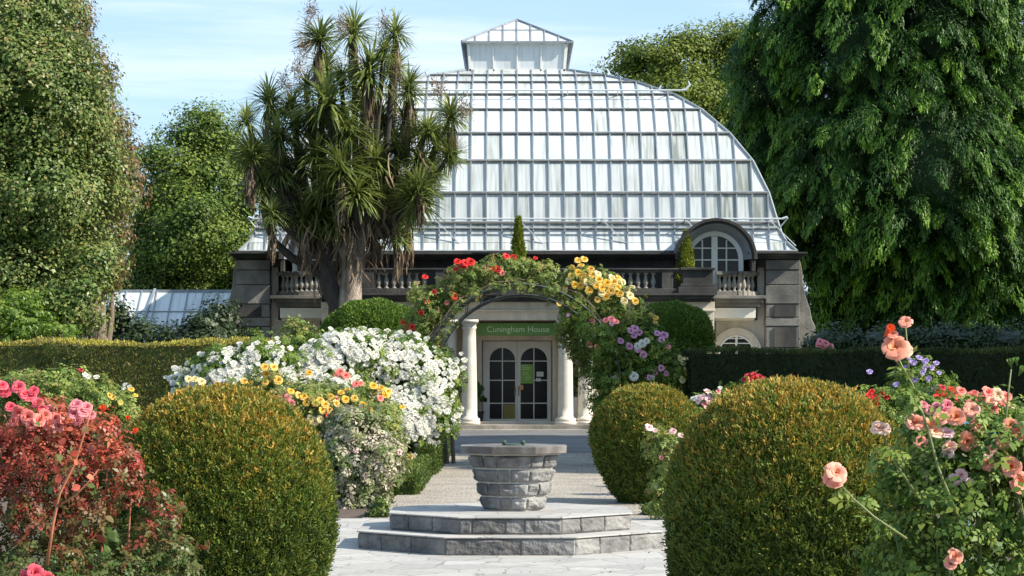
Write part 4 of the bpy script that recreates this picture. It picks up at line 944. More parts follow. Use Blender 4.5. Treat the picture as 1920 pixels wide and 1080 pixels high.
# great cypress on the right
def cypress(name, label, base, ells, seed, dens, per, leaf=.34):
    root = empty(name, base, label=label, cat='tree'); rng = np.random.default_rng(seed); bb = np.array(base, float); rnd = random.Random(seed)
    pos = []; UU = []; NN = []; tt = []
    for c, r in ells:
        area = 4*math.pi*((r[0]*r[1])**1.6/3+(r[0]*r[2])**1.6/3+(r[1]*r[2])**1.6/3)**(1/1.6); n = int(area*dens); d = nrm(rng.normal(size=(n, 3)))
        q = c+r*d*rng.uniform(.68, 1.08, (n, 1))*(1+.06*np.sin(d[:, :1]*10)*np.sin(d[:, 2:]*12)); k = ~inside([e for e in ells if e[0] is not c], q, .62); k &= q[:, 2] > .3; q = q[k]; d = d[k]; n = len(q)
        # every clump is a leafy plume that leans outward and droops at its tip
        out_ = nrm(d*np.array([1, 1, .15])+rng.normal(size=d.shape)*.25); hl = rng.uniform(.6, 1.7, n)
        s = rng.uniform(0, 1, (n, per)); ang = rng.uniform(0, 2*np.pi, (n, per)); wd = (.34*(1-s)**.6+.04)*hl[:, None]
        ax = out_[:, None, :]*(s*.85)[..., None]*hl[:, None, None]+np.array([0, 0, 1])*(.45*s-1.1*s**2)[..., None]*hl[:, None, None]
        side = nrm(np.cross(out_, np.array([0, 0, 1.])+0*out_)); up = np.cross(side, out_)
        off = side[:, None, :]*(np.cos(ang)*wd)[..., None]+up[:, None, :]*(np.sin(ang)*wd*.8)[..., None]
        p = (q[:, None, :]+ax+off).reshape(-1, 3); U = (out_[:, None, :]*.5+off*.9+np.array([0, 0, -1.])*(.25+.9*s)[..., None]).reshape(-1, 3)+rng.normal(size=(n*per, 3))*.3
        N = (off*1.5+up[:, None, :]*.7+out_[:, None, :]*.5).reshape(-1, 3)+rng.normal(size=(n*per, 3))*.35
        pos.append(p); UU.append(U); NN.append(N); tt.append(np.clip(np.repeat(rng.uniform(0, .45, n), per)+(s*.5).ravel()+rng.uniform(-.12, .15, n*per), 0, 1))  # tip highlights put into the colour, lighter towards each plume's end
    for c, r in ells:      # darker-toned inner sprays closing the gaps, shade put into the colour
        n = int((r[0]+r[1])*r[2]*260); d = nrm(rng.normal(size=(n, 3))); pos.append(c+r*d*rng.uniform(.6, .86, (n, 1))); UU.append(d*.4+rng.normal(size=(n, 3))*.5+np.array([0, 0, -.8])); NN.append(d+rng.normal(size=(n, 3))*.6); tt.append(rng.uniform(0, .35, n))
    p = np.concatenate(pos); U = nrm(np.concatenate(UU)); N = np.concatenate(NN); V = nrm(np.cross(N, U)); N = np.cross(U, V); t = np.concatenate(tt)
    k = p[:, 2] > .05; p, U, V, N, t = p[k], U[k], V[k], N[k], t[k]; ls = leaf*rng.uniform(.6, 1.25, len(p))
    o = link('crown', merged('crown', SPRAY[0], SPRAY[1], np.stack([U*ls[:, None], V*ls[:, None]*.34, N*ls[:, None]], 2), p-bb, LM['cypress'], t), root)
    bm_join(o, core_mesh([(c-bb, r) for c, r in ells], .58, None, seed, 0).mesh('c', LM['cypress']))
    b = MB(); top = max(c[2]+r[2] for c, r in ells); b.tube([(0, 0, -.2), (.1, 0, top*.3), (0, .1, top*.6), (0, 0, top*.9)], [.9, .7, .45, .1], 12, wob=.08)
    for c, r in ells: b.tube(limb_path((0, 0, max(c[2]-2, .5)), c-bb, .05, 5, rnd), [.22, .2, .15, .1, .05], 6)
    b.build('trunk', M['bark'], root, smooth=True)
cypress('giant_cypress', 'huge dark green cypress filling the right side behind the hedge', (X(1730, 94), 94, 0),
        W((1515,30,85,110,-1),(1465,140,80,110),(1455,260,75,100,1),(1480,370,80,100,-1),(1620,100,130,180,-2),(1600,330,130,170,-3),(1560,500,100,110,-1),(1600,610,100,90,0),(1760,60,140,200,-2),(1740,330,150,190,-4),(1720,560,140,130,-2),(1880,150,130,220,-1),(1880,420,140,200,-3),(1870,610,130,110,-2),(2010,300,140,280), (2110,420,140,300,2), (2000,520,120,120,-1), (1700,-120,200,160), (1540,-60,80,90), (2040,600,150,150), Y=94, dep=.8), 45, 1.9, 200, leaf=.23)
# shade-giving trees just outside the right edge of the picture
for i, (x, y, h, r) in enumerate(((14.6, 37.0, 12.6, 2.9), (20.3, 48.2, 19.6, 4.4), (16.2, 42.8, 15, 2.9))):
    c = [(np.array((x, y, h*.62)), np.array((r, r*1.15, h*.36))), (np.array((x+.8, y+1, h*.8)), np.array((r*.7, r*.8, h*.2))), (np.array((x-.9, y-.6, h*.42)), np.array((r*.8, r*.8, h*.25)))]
    tree('garden_tree', ('round tree beyond the right end of the shaded hedge', 'tallest tree beside the terrace outside the right edge', 'slim tree between the two others outside the right edge')[i], 'tree', (x, y, 0), c, 60+i, LM['dark'], .3, .8, 40, 3.5, trunk_r=.25, core=.8)
# background shrubs
def shrub(name, label, cat, els, Y, seed, mat, leaf, cr, per, dens, core=.75, dep=.85, group=None, **k):
    e = world_ells(els, Y, dep); c = sum(a[0] for a in e)/len(e); root = empty(name, (c[0], c[1], 0), label=label, cat=cat, group=group); rnd = random.Random(seed)
    b = MB()
    for q, (cc, rr) in enumerate(e):
        for i in range(3):
            s0 = Vector((cc[0]-c[0]+rnd.uniform(-.2, .2), cc[1]-c[1], -.02)); e0 = Vector(cc)-Vector((c[0], c[1], 0))+Vector((rnd.uniform(-.7, .7)*rr[0], rnd.uniform(-.5, .5)*rr[1], rnd.uniform(0, .7)*rr[2])); b.tube(limb_path(s0, e0, .06, 5, rnd), [.04, .035, .03, .02, .01], 6)
    b.build('stems', M['bark'], root)
    crown(root, 'foliage', e, seed, LM[mat], leaf, cr, per, dens, core=core, **k); return root
shrub('maple', 'bright lime green spreading shrub above the left hedge', 'shrub', [(20,590,75,45),(95,600,50,30,1),(50,560,40,25,1),(-50,600,60,45),(110,622,36,18,-.5),(40,630,80,30)], 52, 71, 'maple', .09, .26, 36, 11, core=.25, squash=.45)
shrub('laurel', 'dark evergreen shrub in front of the small glasshouse, on its left', 'shrub', [(150,605,60,45),(212,612,42,48),(255,638,42,38),(150,640,90,50),(130,560,55,50,1)], 66, 72, 'shrub', .12, .4, 40, 8)
shrub('laurel', 'dark evergreen shrub between the small glasshouse and the corner pylon', 'shrub', [(378,618,42,32),(415,608,36,48,1),(320,642,50,26),(380,650,90,36), (280,645,40,24)], 64, 73, 'shrub', .12, .4, 40, 8)
shrub('dark_laurel', 'dark evergreen shrub filling the gap under the left trees', 'shrub', [(170,505,50,50),(140,565,55,60,-1),(100,540,60,60)], 54.5, 79, 'holly', .10, .5, 90, 6, core=.6)
shrub('dark_conifer', 'low dark conifer behind the left end of the hedge', 'shrub', [(-60,590,110,90),(20,640,100,60)], 60, 74, 'shrub', .14, .5, 40, 6)
shrub('shrub_border', 'low dark shrub border along the foot of the giant cypress', 'shrub', [(1560,640,60,25),(1660,642,80,26),(1780,640,90,28),(1890,640,80,28),(1980,640,80,30)], 50, 75, 'shrub', .09, .3, 40, 10)
shrub('garden_shrub', 'loose pale green shrub at the foot of the cabbage tree', 'shrub', [(553,625,28,38),(590,640,25,25)], 44, 76, 'roselight', .07, .2, 30, 26, core=.3)

# ---- cabbage tree
CY = 58.
ct = empty('cabbage_tree', (X(640, CY), CY, 0), label='tall many-headed cabbage tree with hanging dead leaves in front of the conservatory', cat='cabbage tree')
cb = Vector(ct.location); rc_ = random.Random(12)
rngc = np.random.default_rng(9)
def rosette(seed, n=190):
    rng = np.random.default_rng(seed); el = np.arcsin(rng.uniform(-.55, 1, n)); a = rng.uniform(0, 2*np.pi, n)
    U = np.stack([np.cos(el)*np.cos(a), np.cos(el)*np.sin(a), np.sin(el)], 1); Wn = np.stack([-np.sin(el)*np.cos(a), -np.sin(el)*np.sin(a), np.cos(el)], 1)+rng.normal(size=(n, 3))*.12
    V = nrm(np.cross(Wn, U)); N = np.cross(U, V); ls = rng.uniform(.75, 1.1, n); wd = np.full(n, .058); p = U*.04+np.array([0, 0, 1])*rng.uniform(-.25, .1, (n, 1))
    return merged('leaf_head', STRAP[0], STRAP[1], np.stack([U*ls[:, None], V*wd[:, None], N*ls[:, None]], 2), p, LM['strap'], np.clip(rng.uniform(0, .55, n)+.4*(el > .8)*rng.uniform(0, 1, n), 0, 1))
def skirt(seed, n=70):
    rng = np.random.default_rng(seed); a = rng.uniform(0, 2*np.pi, n); z = -rng.uniform(.05, 1.1, n); q = rng.uniform(.15, .42, n)
    U = np.stack([np.cos(a)*q, np.sin(a)*q, -np.ones(n)], 1)+rng.normal(size=(n, 3))*.1; U = nrm(U); Wn = np.stack([np.cos(a), np.sin(a), a*0+.2], 1); V = nrm(np.cross(Wn, U)); N = np.cross(U, V)
    ls = rng.uniform(.45, .9, n); p = np.stack([.07*np.cos(a), .07*np.sin(a), z], 1)
    return merged('dead_leaf_skirt', STRAP[0], STRAP[1], np.stack([U*ls[:, None], V*.06, N*ls[:, None]], 2), p, LM['dead'], rng.uniform(0, 1, n))
ros = [rosette(100+i) for i in range(5)]; skt = [skirt(200+i) for i in range(4)]
heads = [(598,70,42,1),(663,58,44,1),(741,62,42,1),(690,130,58,0),(612,125,45,0),(768,165,44,1),(612,190,62,0),(505,190,55,1),(462,225,38,0),(655,245,50,0),(846,215,46,1),(590,225,50,0),
 (762,225,44,0),(800,245,42,0),(500,290,50,1),(843,288,40,0),(640,310,56,0),(715,225,48,0),(745,275,46,0),(785,300,44,0),(560,305,50,0),(612,345,52,0),(668,362,50,0),(735,330,46,0),
 (488,345,44,0),(765,395,44,1),(540,365,48,0),(525,255,48,0),(700,300,46,0),(592,292,50,0),(572,405,44,1),(632,262,44,0),(680,185,50,0),(812,320,36,0),(470,290,40,1),(660,410,44,1),(745,440,36,1),(600,420,40,1),(510,400,38,1),
 (575,160,36,0),(640,150,40,0),(720,95,30,0),(545,200,40,0),(700,390,44,1),(735,130,40,1),(820,265,36,0),(640,440,38,1)]
for i in range(14):
    a_ = rc_.uniform(0, 6.28); q_ = rc_.uniform(.2, 1)**.6; heads.append((650+155*q_*math.cos(a_), 300+135*q_*math.sin(a_), rc_.uniform(38, 52), 0))
brm = MB(); forks = [(668, 470), (612, 480), (700, 440), (640, 455)]
for i, (px, py, rr, sk) in enumerate(heads):
    dy = rc_.uniform(-1.3, 1.0)-(.5 if rr > 50 else 0); Yh = CY+dy; q = P(px, py, Yh)-cb; s = rr*(1.12+.2*rc_.random())*CY/F
    o = link('leaf_head', ros[i % 5], ct, q, (rc_.uniform(-.3, .3), rc_.uniform(-.3, .3)+(px-655)*.0018, rc_.uniform(0, 6)), s)
    if sk or rc_.random() < .2:
        link('dead_leaf_skirt', skt[i % 4], ct, q+Vector((0, 0, -.05)), (0, 0, rc_.uniform(0, 6)), s*(1.15 if sk else .9))
    fk = forks[1] if px < 600 else forks[2] if px > 720 else forks[rc_.choice((0, 3))]
    f0 = P(fk[0], fk[1], CY)-cb; mid = Vector(((f0.x*.35+q.x*.65), f0.y*.4+q.y*.6, f0.z*.6+q.z*.4))
    f0.y += .35; mid.y += .3; pts = [f0*(1-t)**2+mid*2*t*(1-t)+q*t*t for t in [j/7 for j in range(8)]]
    brm.tube(pts, [.13, .11, .10, .09, .08, .07, .06, .05], 7, wob=.1)
# flower panicles, dry and brownish
for i, (px, py) in enumerate([(583,22),(640,45),(722,45),(570,90),(575,215),(560,130),(822,165),(872,205),(520,325),(795,380),(535,155)]):
    rng = np.random.default_rng(300+i); n = 200; q = np.array(P(px, py, CY-.3+rc_.uniform(-.5, .5))-cb); d = rng.normal(size=(n, 3))*np.array([.10, .10, .15]); U = nrm(d+rng.normal(size=d.shape)*.1); V = nrm(np.cross(U, rng.normal(size=d.shape))); N = np.cross(U, V)
    _o = link('dry_flower_head', merged('dry_flower_head', DIA[0], DIA[1], np.stack([U*.13, V*.02, N*.05], 2), d+q, LM['dead'], rng.uniform(.2, 1, n)), ct)
brm.build('branches', M['darkbark'], ct, smooth=True)
tb = MB()
def pl_(*pts): return [P(a_, b_, CY)-cb for a_, b_ in pts]
g0 = [P(655, 690, CY)-cb]
tb.tube([Vector((.2, 0, -.1)), Vector((.22, 0, 1.6))]+pl_((655, 575), (658, 530), (664, 490), (668, 460), (682, 420), (700, 370)), [.38, .33, .29, .28, .30, .22, .15, .11], 14, wob=.09)
tb.tube(pl_((664, 495), (640, 440), (625, 380), (625, 310)), [.26, .2, .16, .12], 10, wob=.1)
tb.build('main_trunk', M['palebark'], ct, smooth=True)
tb = MB()
tb.tube([Vector((-.05, .2, 0)), Vector((-.1, .2, 1.6))]+[v+Vector((0, .25, 0)) for v in pl_((632, 572), (615, 535), (608, 490), (606, 440), (600, 400), (590, 330))], [.3, .27, .24, .24, .22, .2, .16, .12], 12, wob=.1)
tb.tube([v+Vector((0, .2, 0)) for v in pl_((612, 520), (580, 500), (545, 482), (515, 455), (500, 425), (492, 380))], [.15, .11, .10, .09, .08, .06], 10, wob=.1)
tb.build('side_trunk', M['darkbark'], ct, smooth=True)
# shaggy dead leaves hanging round the fork of the trunk
rng = np.random.default_rng(77); ps = []
for (px, py, sx_, sy_, n) in ((690, 410, 30, 60, 700), (720, 350, 22, 60, 350), (745, 130, 7, 40, 60), (665, 460, 26, 34, 420), (640, 400, 40, 50, 380), (560, 400, 30, 50, 260), (790, 290, 8, 35, 70), (600, 450, 24, 40, 250), (735, 410, 20, 36, 260)):
    a = rng.normal(size=(n, 2)); Yq = CY+rng.normal(size=n)*.45
    ps.append(np.stack([(px+sx_*a[:, 0]*.6-960)*Yq/F, Yq, HC+(YH-py-sy_*a[:, 1]*.6)*Yq/F], 1))
p = np.concatenate(ps)-np.array(cb); p = p[::4]; n = len(p); U = nrm(rng.normal(size=(n, 3))*.28+np.array([0, 0, -1])); V = nrm(np.cross(U, rng.normal(size=(n, 3)))); N = np.cross(U, V); ls = rng.uniform(.3, .75, n)
link('hanging_dead_leaves', merged('hanging_dead_leaves', STRAP[0], STRAP[1], np.stack([U*ls[:, None], V*.045, N*ls[:, None]], 2), p, LM['dead'], rng.uniform(0, 1, n)), ct)

# ---- rose arch
AY = 40.; acx, acz, ar = X(978, AY), Z(718, AY), 185*AY/F
arch = empty('rose_arch', (acx, AY, 0), label='weathered green metal hoop arch over the gravel path, carrying climbing roses', cat='garden arch')
for y in (0, .65, 1.3):
    for rr, tr_ in ((ar, .018), (ar-.17, .013)):
        b = MB(); b.tube([(rr, y, 0), (rr, y, acz*.5)]+[(rr*math.cos(math.pi*i/32), y, acz+rr*math.sin(math.pi*i/32)) for i in range(33)]+[(-rr, y, acz*.5), (-rr, y, 0)], tr_, 8)
        b.build('hoop', M['green_metal'], arch, smooth=True)
b = MB()
for i in range(0, 33, 2):
    a = math.pi*i/32; c, s = math.cos(a), math.sin(a); b.tube([(ar*c, 0, acz+ar*s), (ar*c, 1.3, acz+ar*s)], .012, 5)
    a2 = math.pi*(i+1)/32
    for y in (0, 1.3): b.tube([(ar*c, y, acz+ar*s), ((ar-.17)*math.cos(a2), y, acz+(ar-.17)*math.sin(a2))], .009, 5)
b.build('cross_rods', M['green_metal'], arch)
sp = empty('timber_support', (X(1170, 41.6), 41.6, 0), label='rough brown timber frame inside the climbing roses right of the arch', cat='rose support')
for x in (-.02, -.33):
    b = MB(); b.bar((x, 0, 0), (x, 0, 2.1), .12, .12, (0, 1, 0)); b.build('post', M['wood'], sp, bevel=.008)
b = MB(); b.bar((-.6, -.08, 1.95), (.35, -.08, 1.95), .05, .1); b.build('rail', M['wood'], sp)

# ---- roses
def bush(label, els, Y, seed, lm, leaf, clump, per, dens, blooms=(), core=.55, dep=.85, cat='rose bush', name='rose_bush', group=None, stems=8, stem='stem', templ=LEAF5, aspect=1., rnd_blooms=(), bstems=False, ground=0., sr=.012, up=.55, tz=0.):
    """blooms: (colour, kind, [(px,py,r)...]); rnd_blooms: (colour, kind, n, rpx, clusters)"""
    e = world_ells(els, Y, dep); c = sum(a[0] for a in e)/len(e); root = empty(name, (c[0], c[1], 0), label=label, cat=cat, group=group); rn_ = random.Random(seed); cv = Vector(root.location)
    b = MB()
    for i in range(stems):
        cc, rr = e[i % len(e)]; s0 = Vector((rn_.uniform(-.1, .1)+(cc[0]-c[0])*.4, rn_.uniform(-.1, .1), -.02)); e0 = Vector(cc)-cv+Vector((rn_.uniform(-.6, .6)*rr[0], rn_.uniform(-.6, .6)*rr[1], rn_.uniform(.2, .9)*rr[2]))
        b.tube(limb_path(s0, e0, .08, 7, rn_), [sr*(1.3-.13*j) for j in range(7)], 6)
    allb = []
    for col, kind, lst in blooms:
        for q in lst:
            p, n, hit = ell_surface(e, q[0], q[1], Y-(.2 if len(q) < 4 else q[3])); allb.append((col, kind, p-Vector((0, .02, 0)), n, q[2]*p.y/F, hit))
    for col, kind, n_, rpx, ncl in rnd_blooms:
        cl = []
        while len(cl) < ncl:
            cc, rr = e[rn_.randrange(len(e))]; ce = rn_.choice(els); ang = rn_.uniform(0, 6.28); q = rn_.random()**.5; cl.append((ce[0]+ce[2]*q*math.cos(ang), ce[1]+ce[3]*q*math.sin(ang)*(.9 if math.sin(ang) < 0 else up)))
        for i in range(n_):
            k_ = cl[i % ncl]; px, py = k_[0]+rn_.gauss(0, rpx*1.5), k_[1]+rn_.gauss(0, rpx*1.2); p, n, hit = ell_surface(e, px, py, Y)
            j = Vector(n)*rn_.uniform(-.02, .06); allb.append((col, kind, p+j, n, rpx*rn_.uniform(.7, 1.2)*p.y/F, hit))
    def rot(n):
        d = (Vector(n)*.7+Vector((rn_.uniform(-.45, .45), -.6+rn_.uniform(-.35, .35), .25+rn_.uniform(-.25, .3)))).normalized(); return d
    lst = allb; rest = []
    if len(allb) > 98: allb.sort(key=lambda q: -q[4]); lst, rest = allb[:98], allb[98:]
    for col, kind, p, n, r, hit in lst:
        o = link('bud' if kind == 'bud' else 'rose_bloom', bloom_mesh(col, kind), root, p-cv, rot(n).to_track_quat('Z', 'Y').to_euler(), 2*r*(.75 if kind == 'bud' else 1))
        if bstems and hit:
            q9 = p-cv; ln_ = rn_.uniform(.18, .38); st = Vector((q9.x+rn_.uniform(-.10, .10), q9.y+rn_.uniform(.02, .14), max(q9.z-ln_, .05)))
            q0 = p-cv-rot(n)*r*.1; mid = Vector((q0.x*.8+st.x*.2, q0.y*.8+st.y*.2, q0.z-.35*(q0.z-st.z))); pts = [st*(1-t)**2+mid*2*t*(1-t)+q0*t*t for t in [j/6 for j in range(7)]]; b.tube(pts, [.008, .007, .006, .005, .004, .0035, .003], 5)
    if b.v: b.build('stems', M[stem], root)
    if rest:
        cols = {}
        for q in rest: cols.setdefault((q[0], q[1]), []).append(q)
        for (col, kind), qs in cols.items():
            v, f, t = {'rose': ROSE, 'open': ROSE_O, 'small': SMALL, 'bud': BUD}[kind]; Ms = []; T = []
            for _, _, p, n, r, hit in qs: Ms.append(np.array(rot(n).to_track_quat('Z', 'Y').to_matrix())*2*r); T.append(np.array(p-cv))
            o = link('smaller_blooms', merged('smaller_blooms', v, f, np.array(Ms), np.array(T), BM[col], np.array([rn_.random()*.35 for _ in qs]), t, True), root); o['kind'] = 'stuff'
    crown(root, 'foliage', e, seed, LM[lm], leaf, clump, per, dens, core=core, templ=templ, aspect=aspect, ground=ground, tz=tz)
    return root

gw = 'white floribunda roses left of the path'
wb = dict(clump_=None)
bush('white rose bush smothered in bloom, right-hand one nearest the arch and columns', [(765,730,92,85),(700,700,95,70),(800,775,55,62,-.5),(735,800,85,75,-.5),(680,652,75,28),(800,705,58,52),(740,665,60,32)], 38, 401, 'rose', .12, .16, 22, 30, group=gw, rnd_blooms=[('white', 'small', 1250, 6.2, 210)], core=.75, stems=12)
bush('white rose bush smothered in bloom, middle one behind the yellow roses', [(600,690,85,60),(540,700,80,55),(610,750,90,60,-.5),(640,660,70,35)], 36.5, 402, 'rose', .12, .16, 22, 30, group=gw, rnd_blooms=[('white', 'small', 800, 6.3, 150)], core=.75)
bush('white rose bush smothered in bloom, left-hand one against the sunlit hedge', [(420,705,80,50),(490,695,70,58),(370,728,58,38),(455,760,95,50,-.4)], 35.5, 403, 'rose', .12, .16, 22, 30, group=gw, rnd_blooms=[('white', 'small', 760, 6.3, 170)], core=.75)
bush('yellow rose bush with scattered coral blooms in front of the white roses', [(600,775,80,48),(680,785,65,60),(650,850,75,70),(500,730,45,35),(560,760,70,40),(710,830,50,60)], 31, 404, 'roselight', .11, .15, 20, 32, blooms=[
    ('yellow', 'rose', [(458,716,8),(471,720,8),(497,690,9),(513,690,9),(500,703,9),(522,714,10),(498,718,8),(545,735,8),(585,748,9),(570,745,9),(600,752,9),(610,760,9),(560,742,8),(620,745,8),(700,725,9),(715,730,9),(723,742,10),(727,735,8),(680,760,8),(691,768,10),(640,738,8),(648,750,9),(592,757,8),(652,733,8),(580,700,7),(604,770,8),(630,757,8),(665,748,8),(755,765,7),(768,858,7),(575,757,8),(617,768,7)]),
    ('cream', 'rose', [(590,790,10),(600,786,8),(583,785,8),(366,713,9),(378,717,9),(354,712,8),(545,722,9),(637,765,7)]),
    ('coral', 'rose', [(638,700,10),(648,706,10),(632,705,8),(668,722,9),(676,720,7),(712,748,8),(632,748,6)]), ('pink', 'rose', [(512,747,9),(524,750,9),(536,752,9),(546,757,9),(540,746,8)]),
    ('orangered', 'open', [(618,781,10),(712,834,11)])], core=.5, cat='rose bush')
bush('rose bush with faded silvery leaves at the left corner of the plinth', [(670,880,50,58),(692,925,36,45),(645,935,36,60),(710,860,45,40),(640,860,45,65),(660,800,50,40)], 28.5, 405, 'silver', .14, .16, 20, 34, rnd_blooms=[('palepink', 'small', 14, 6, 7)], core=.35, stems=12, stem='wood')
bush('pale green rose bush with a few white and yellow flowers under the left hedge', [(90,740,80,45),(150,750,80,40),(200,770,60,35),(60,770,70,45),(30,735,40,30)], 21, 406, 'roselight', .09, .12, 20, 46, blooms=[
    ('white', 'small', [(160,703,6),(166,707,7),(182,708,7),(236,722,6),(244,726,6),(232,728,5)]), ('yellow', 'rose', [(212,745,7),(246,731,7),(206,742,6),(226,755,6),(255,742,5)]), ('crimson', 'small', [(152,695,6)])], core=.45)
# bronze-leaved rose in the left foreground
br = bush('bronze and red leaved rose with coral pink blooms at the left edge, nearest the camera', [(90,880,120,90),(40,960,120,120),(200,900,75,75),(200,1010,120,100),(310,1050,70,50),(60,800,80,50),(170,820,55,45),(100,1080,200,80),(270,960,50,40)], 12.6, 407, 'rosered', .072, .10, 16, 60, blooms=[
    ('hotpink', 'rose', [(38,728,15),(14,738,14),(58,746,15),(22,765,12),(74,758,13),(48,742,14),(5,725,13),(66,735,12),(82,768,10),(68,1074,18),(52,1082,16),(90,1084,16)]),
    ('coral', 'rose', [(38,775,15),(55,782,16),(74,790,15),(95,796,15),(30,790,12),(86,780,14),(105,785,12),(110,800,12),(62,797,13)]), ('pink', 'rose', [(146,762,15),(158,774,15),(140,778,13),(172,780,12),(150,790,12),(96,768,10),(165,765,12)]),
    ('orangered', 'bud', [(196,776,10),(255,815,8),(240,790,7)])], core=.25, tz=.72, aspect=.7, stem='redstem', stems=16, bstems=True, sr=.009)
cv = Vector(br.location); b = MB()
b.tube([P(a_, c_, 11.9)-cv for a_, c_ in ((88,1060),(100,980),(112,925),(140,870),(162,800),(170,770))], [.009, .008, .007, .006, .005, .004], 7)
b.tube([P(a_, c_, 11.9)-cv for a_, c_ in ((108,950),(140,930),(165,905),(185,880))], [.006, .005, .004, .003], 6)
b.build('young_shoot', M['redstem'], br, smooth=True)
rng = np.random.default_rng(55); n = 26; pp = np.array([[*(P(rng.uniform(70, 200), rng.uniform(850, 1050) if i % 2 else rng.uniform(780, 900), 11.85+rng.uniform(-.08, .1))-cv)] for i in range(n)])
Wn = rng.normal(size=(n, 3))*.6+np.array([.4, -1, .5]); ls = rng.uniform(.035, .06, n); link('large_leaves', merged('large_leaves', OVAL[0], OVAL[1], frames(Wn, rng, ls, ls*.75), pp, LM['rosered'], rng.uniform(.3, 1, n)), br)

# peach rose in the right foreground
pr_ = bush('tall peach rose bush with large open blooms at the right edge, nearest the camera', [(1800,880,80,60),(1880,900,80,90),(1790,970,110,90),(1730,930,60,60),(1900,1010,100,100),(1760,1050,120,70),(1690,1000,45,50),(1900,820,60,50),(1760,850,45,35),(1700,890,45,40),(1840,820,50,35)], 10.4, 408, 'rose', .085, .13, 14, 62, blooms=[
    ('peach', 'open', [(1565,888,24,.3),(1560,902,22,.28),(1678,655,29,.3),(1697,606,15,.3)]), ('peachpale', 'rose', [(1650,808,21,.2),(1752,812,17),(1780,840,16),(1692,660,20,.27),(1858,845,12)]),
    ('peach', 'rose', [(1714,795,21),(1792,784,21),(1812,826,21),(1894,876,22),(1908,905,25),(1893,800,17),(1740,798,15),(1912,812,18),(1788,1044,17),(1780,1056,14),(1672,629,12,.3)]), ('orangered', 'bud', [(1656,632,14,.3)]),
    ('peach', 'open', [(1832,800,18),(1762,785,16),(1850,870,17),(1820,770,18),(1880,830,17),(1725,830,15)]), ('palepink', 'rose', [(1775,850,13),(1800,890,14),(1742,900,10),(1788,900,13),(1735,890,9),(1815,905,11),(1850,852,12),(1775,815,15)]), ('bud', 'bud', [(1705,735,9,.2),(1748,728,8,.1),(1895,690,10,.1),(1908,705,10,.1),(1671,745,8,.2),(1905,685,8,.1)])], core=.25, stems=18, bstems=True, sr=.008, aspect=1.)
cv = Vector(pr_.location); b = MB()
b.tube([P(a_, c_, 10.15)-cv for a_, c_ in ((1800,980),(1760,880),(1735,790),(1710,720),(1690,685),(1680,662))], [.008, .007, .006, .005, .005, .004], 7)
b.tube([P(a_, c_, 10.15)-cv for a_, c_ in ((1704,705),(1702,660),(1698,612))], [.004, .0035, .003], 6); b.tube([P(a_, c_, 10.15)-cv for a_, c_ in ((1690,690),(1668,660),(1657,636))], [.004, .003, .003], 6)
b.tube([P(a_, c_, 10.1)-cv for a_, c_ in ((1700,1010),(1640,970),(1600,935),(1567,900))], [.006, .005, .004, .004], 6)
b.tube([P(a_, c_, 10.3)-cv for a_, c_ in ((1880,900),(1885,800),(1890,740),(1896,692))], [.006, .005, .004, .003], 6)
b.tube([P(a_, c_, 10.2)-cv for a_, c_ in ((1720,930),(1680,870),(1655,815))], [.006, .005, .004], 6)
b.build('long_stems', M['stem'], pr_, smooth=True)
rng = np.random.default_rng(56); q = [(1700,700),(1712,728),(1722,752),(1716,745),(1735,775),(1600,940),(1620,950),(1640,975),(1590,920),(1700,690),(1730,745),(1888,760),(1880,800),(1893,725),(1690,860),(1670,845),(1712,735),(1722,765),(1650,965),(1668,980)]; n = len(q)
pp = np.array([[*(P(a_, c_, 10.12)-cv)] for a_, c_ in q]); Wn = rng.normal(size=(n, 3))*.5+np.array([.2, -.6, .8]); ls = rng.uniform(.07, .11, n); link('upper_leaves', merged('upper_leaves', LEAF5[0], LEAF5[1], frames(Wn, rng, ls, ls), pp, LM['rose'], rng.uniform(.3, .9, n)), pr_)

# middle-distance beds on the right
bush('coral and pink rose bush behind the peach roses', [(1840,775,60,35),(1760,770,50,35),(1870,800,60,50),(1790,820,90,50)], 15, 409, 'rose', .09, .11, 16, 60, blooms=[('coral', 'rose', [(1825,742,13),(1838,752,13),(1850,738,14),(1862,748,14),(1875,756,13),(1843,765,12),(1820,760,12),(1885,745,12),(1860,768,12),(1800,735,11)]), ('peachpale', 'open', [(1868,742,16),(1855,755,15),(1890,762,13)]), ('pink', 'rose', [(1755,765,12),(1768,770,12),(1742,770,11),(1775,760,12),(1760,778,11),(1730,760,9)])], core=.4, bstems=True)
bush('crimson rose bush behind the big right-hand ball, against the shaded hedge', [(1640,760,50,25),(1700,765,55,30),(1770,755,60,25),(1650,790,70,35)], 24, 410, 'rose', .1, .12, 16, 40, blooms=[('red', 'small', [(1628,742,8),(1640,748,9),(1652,738,8),(1661,745,8),(1645,757,8),(1634,735,7),(1690,775,7),(1700,780,8)]), ('red', 'rose', [(1762,738,10),(1772,745,10),(1790,740,9),(1800,735,9),(1782,732,9),(1755,748,9),(1810,740,8),(1795,748,9)]), ('crimson', 'rose', [(1775,752,9),(1765,728,8)])])
bush('lilac rose bush in front of the shaded hedge on the right', [(1720,715,42,38),(1700,740,50,35),(1750,730,40,35)], 33, 411, 'rose', .11, .14, 16, 30, blooms=[('lilac', 'small', [(1722,672,8),(1735,678,8),(1712,680,8),(1745,690,8),(1700,690,7),(1728,698,8),(1755,682,7),(1740,710,7),(1715,712,8),(1680,722,7),(1750,728,7),(1630,698,7),(1742,735,8),(1760,700,6),(1732,690,7),(1704,675,6)])])
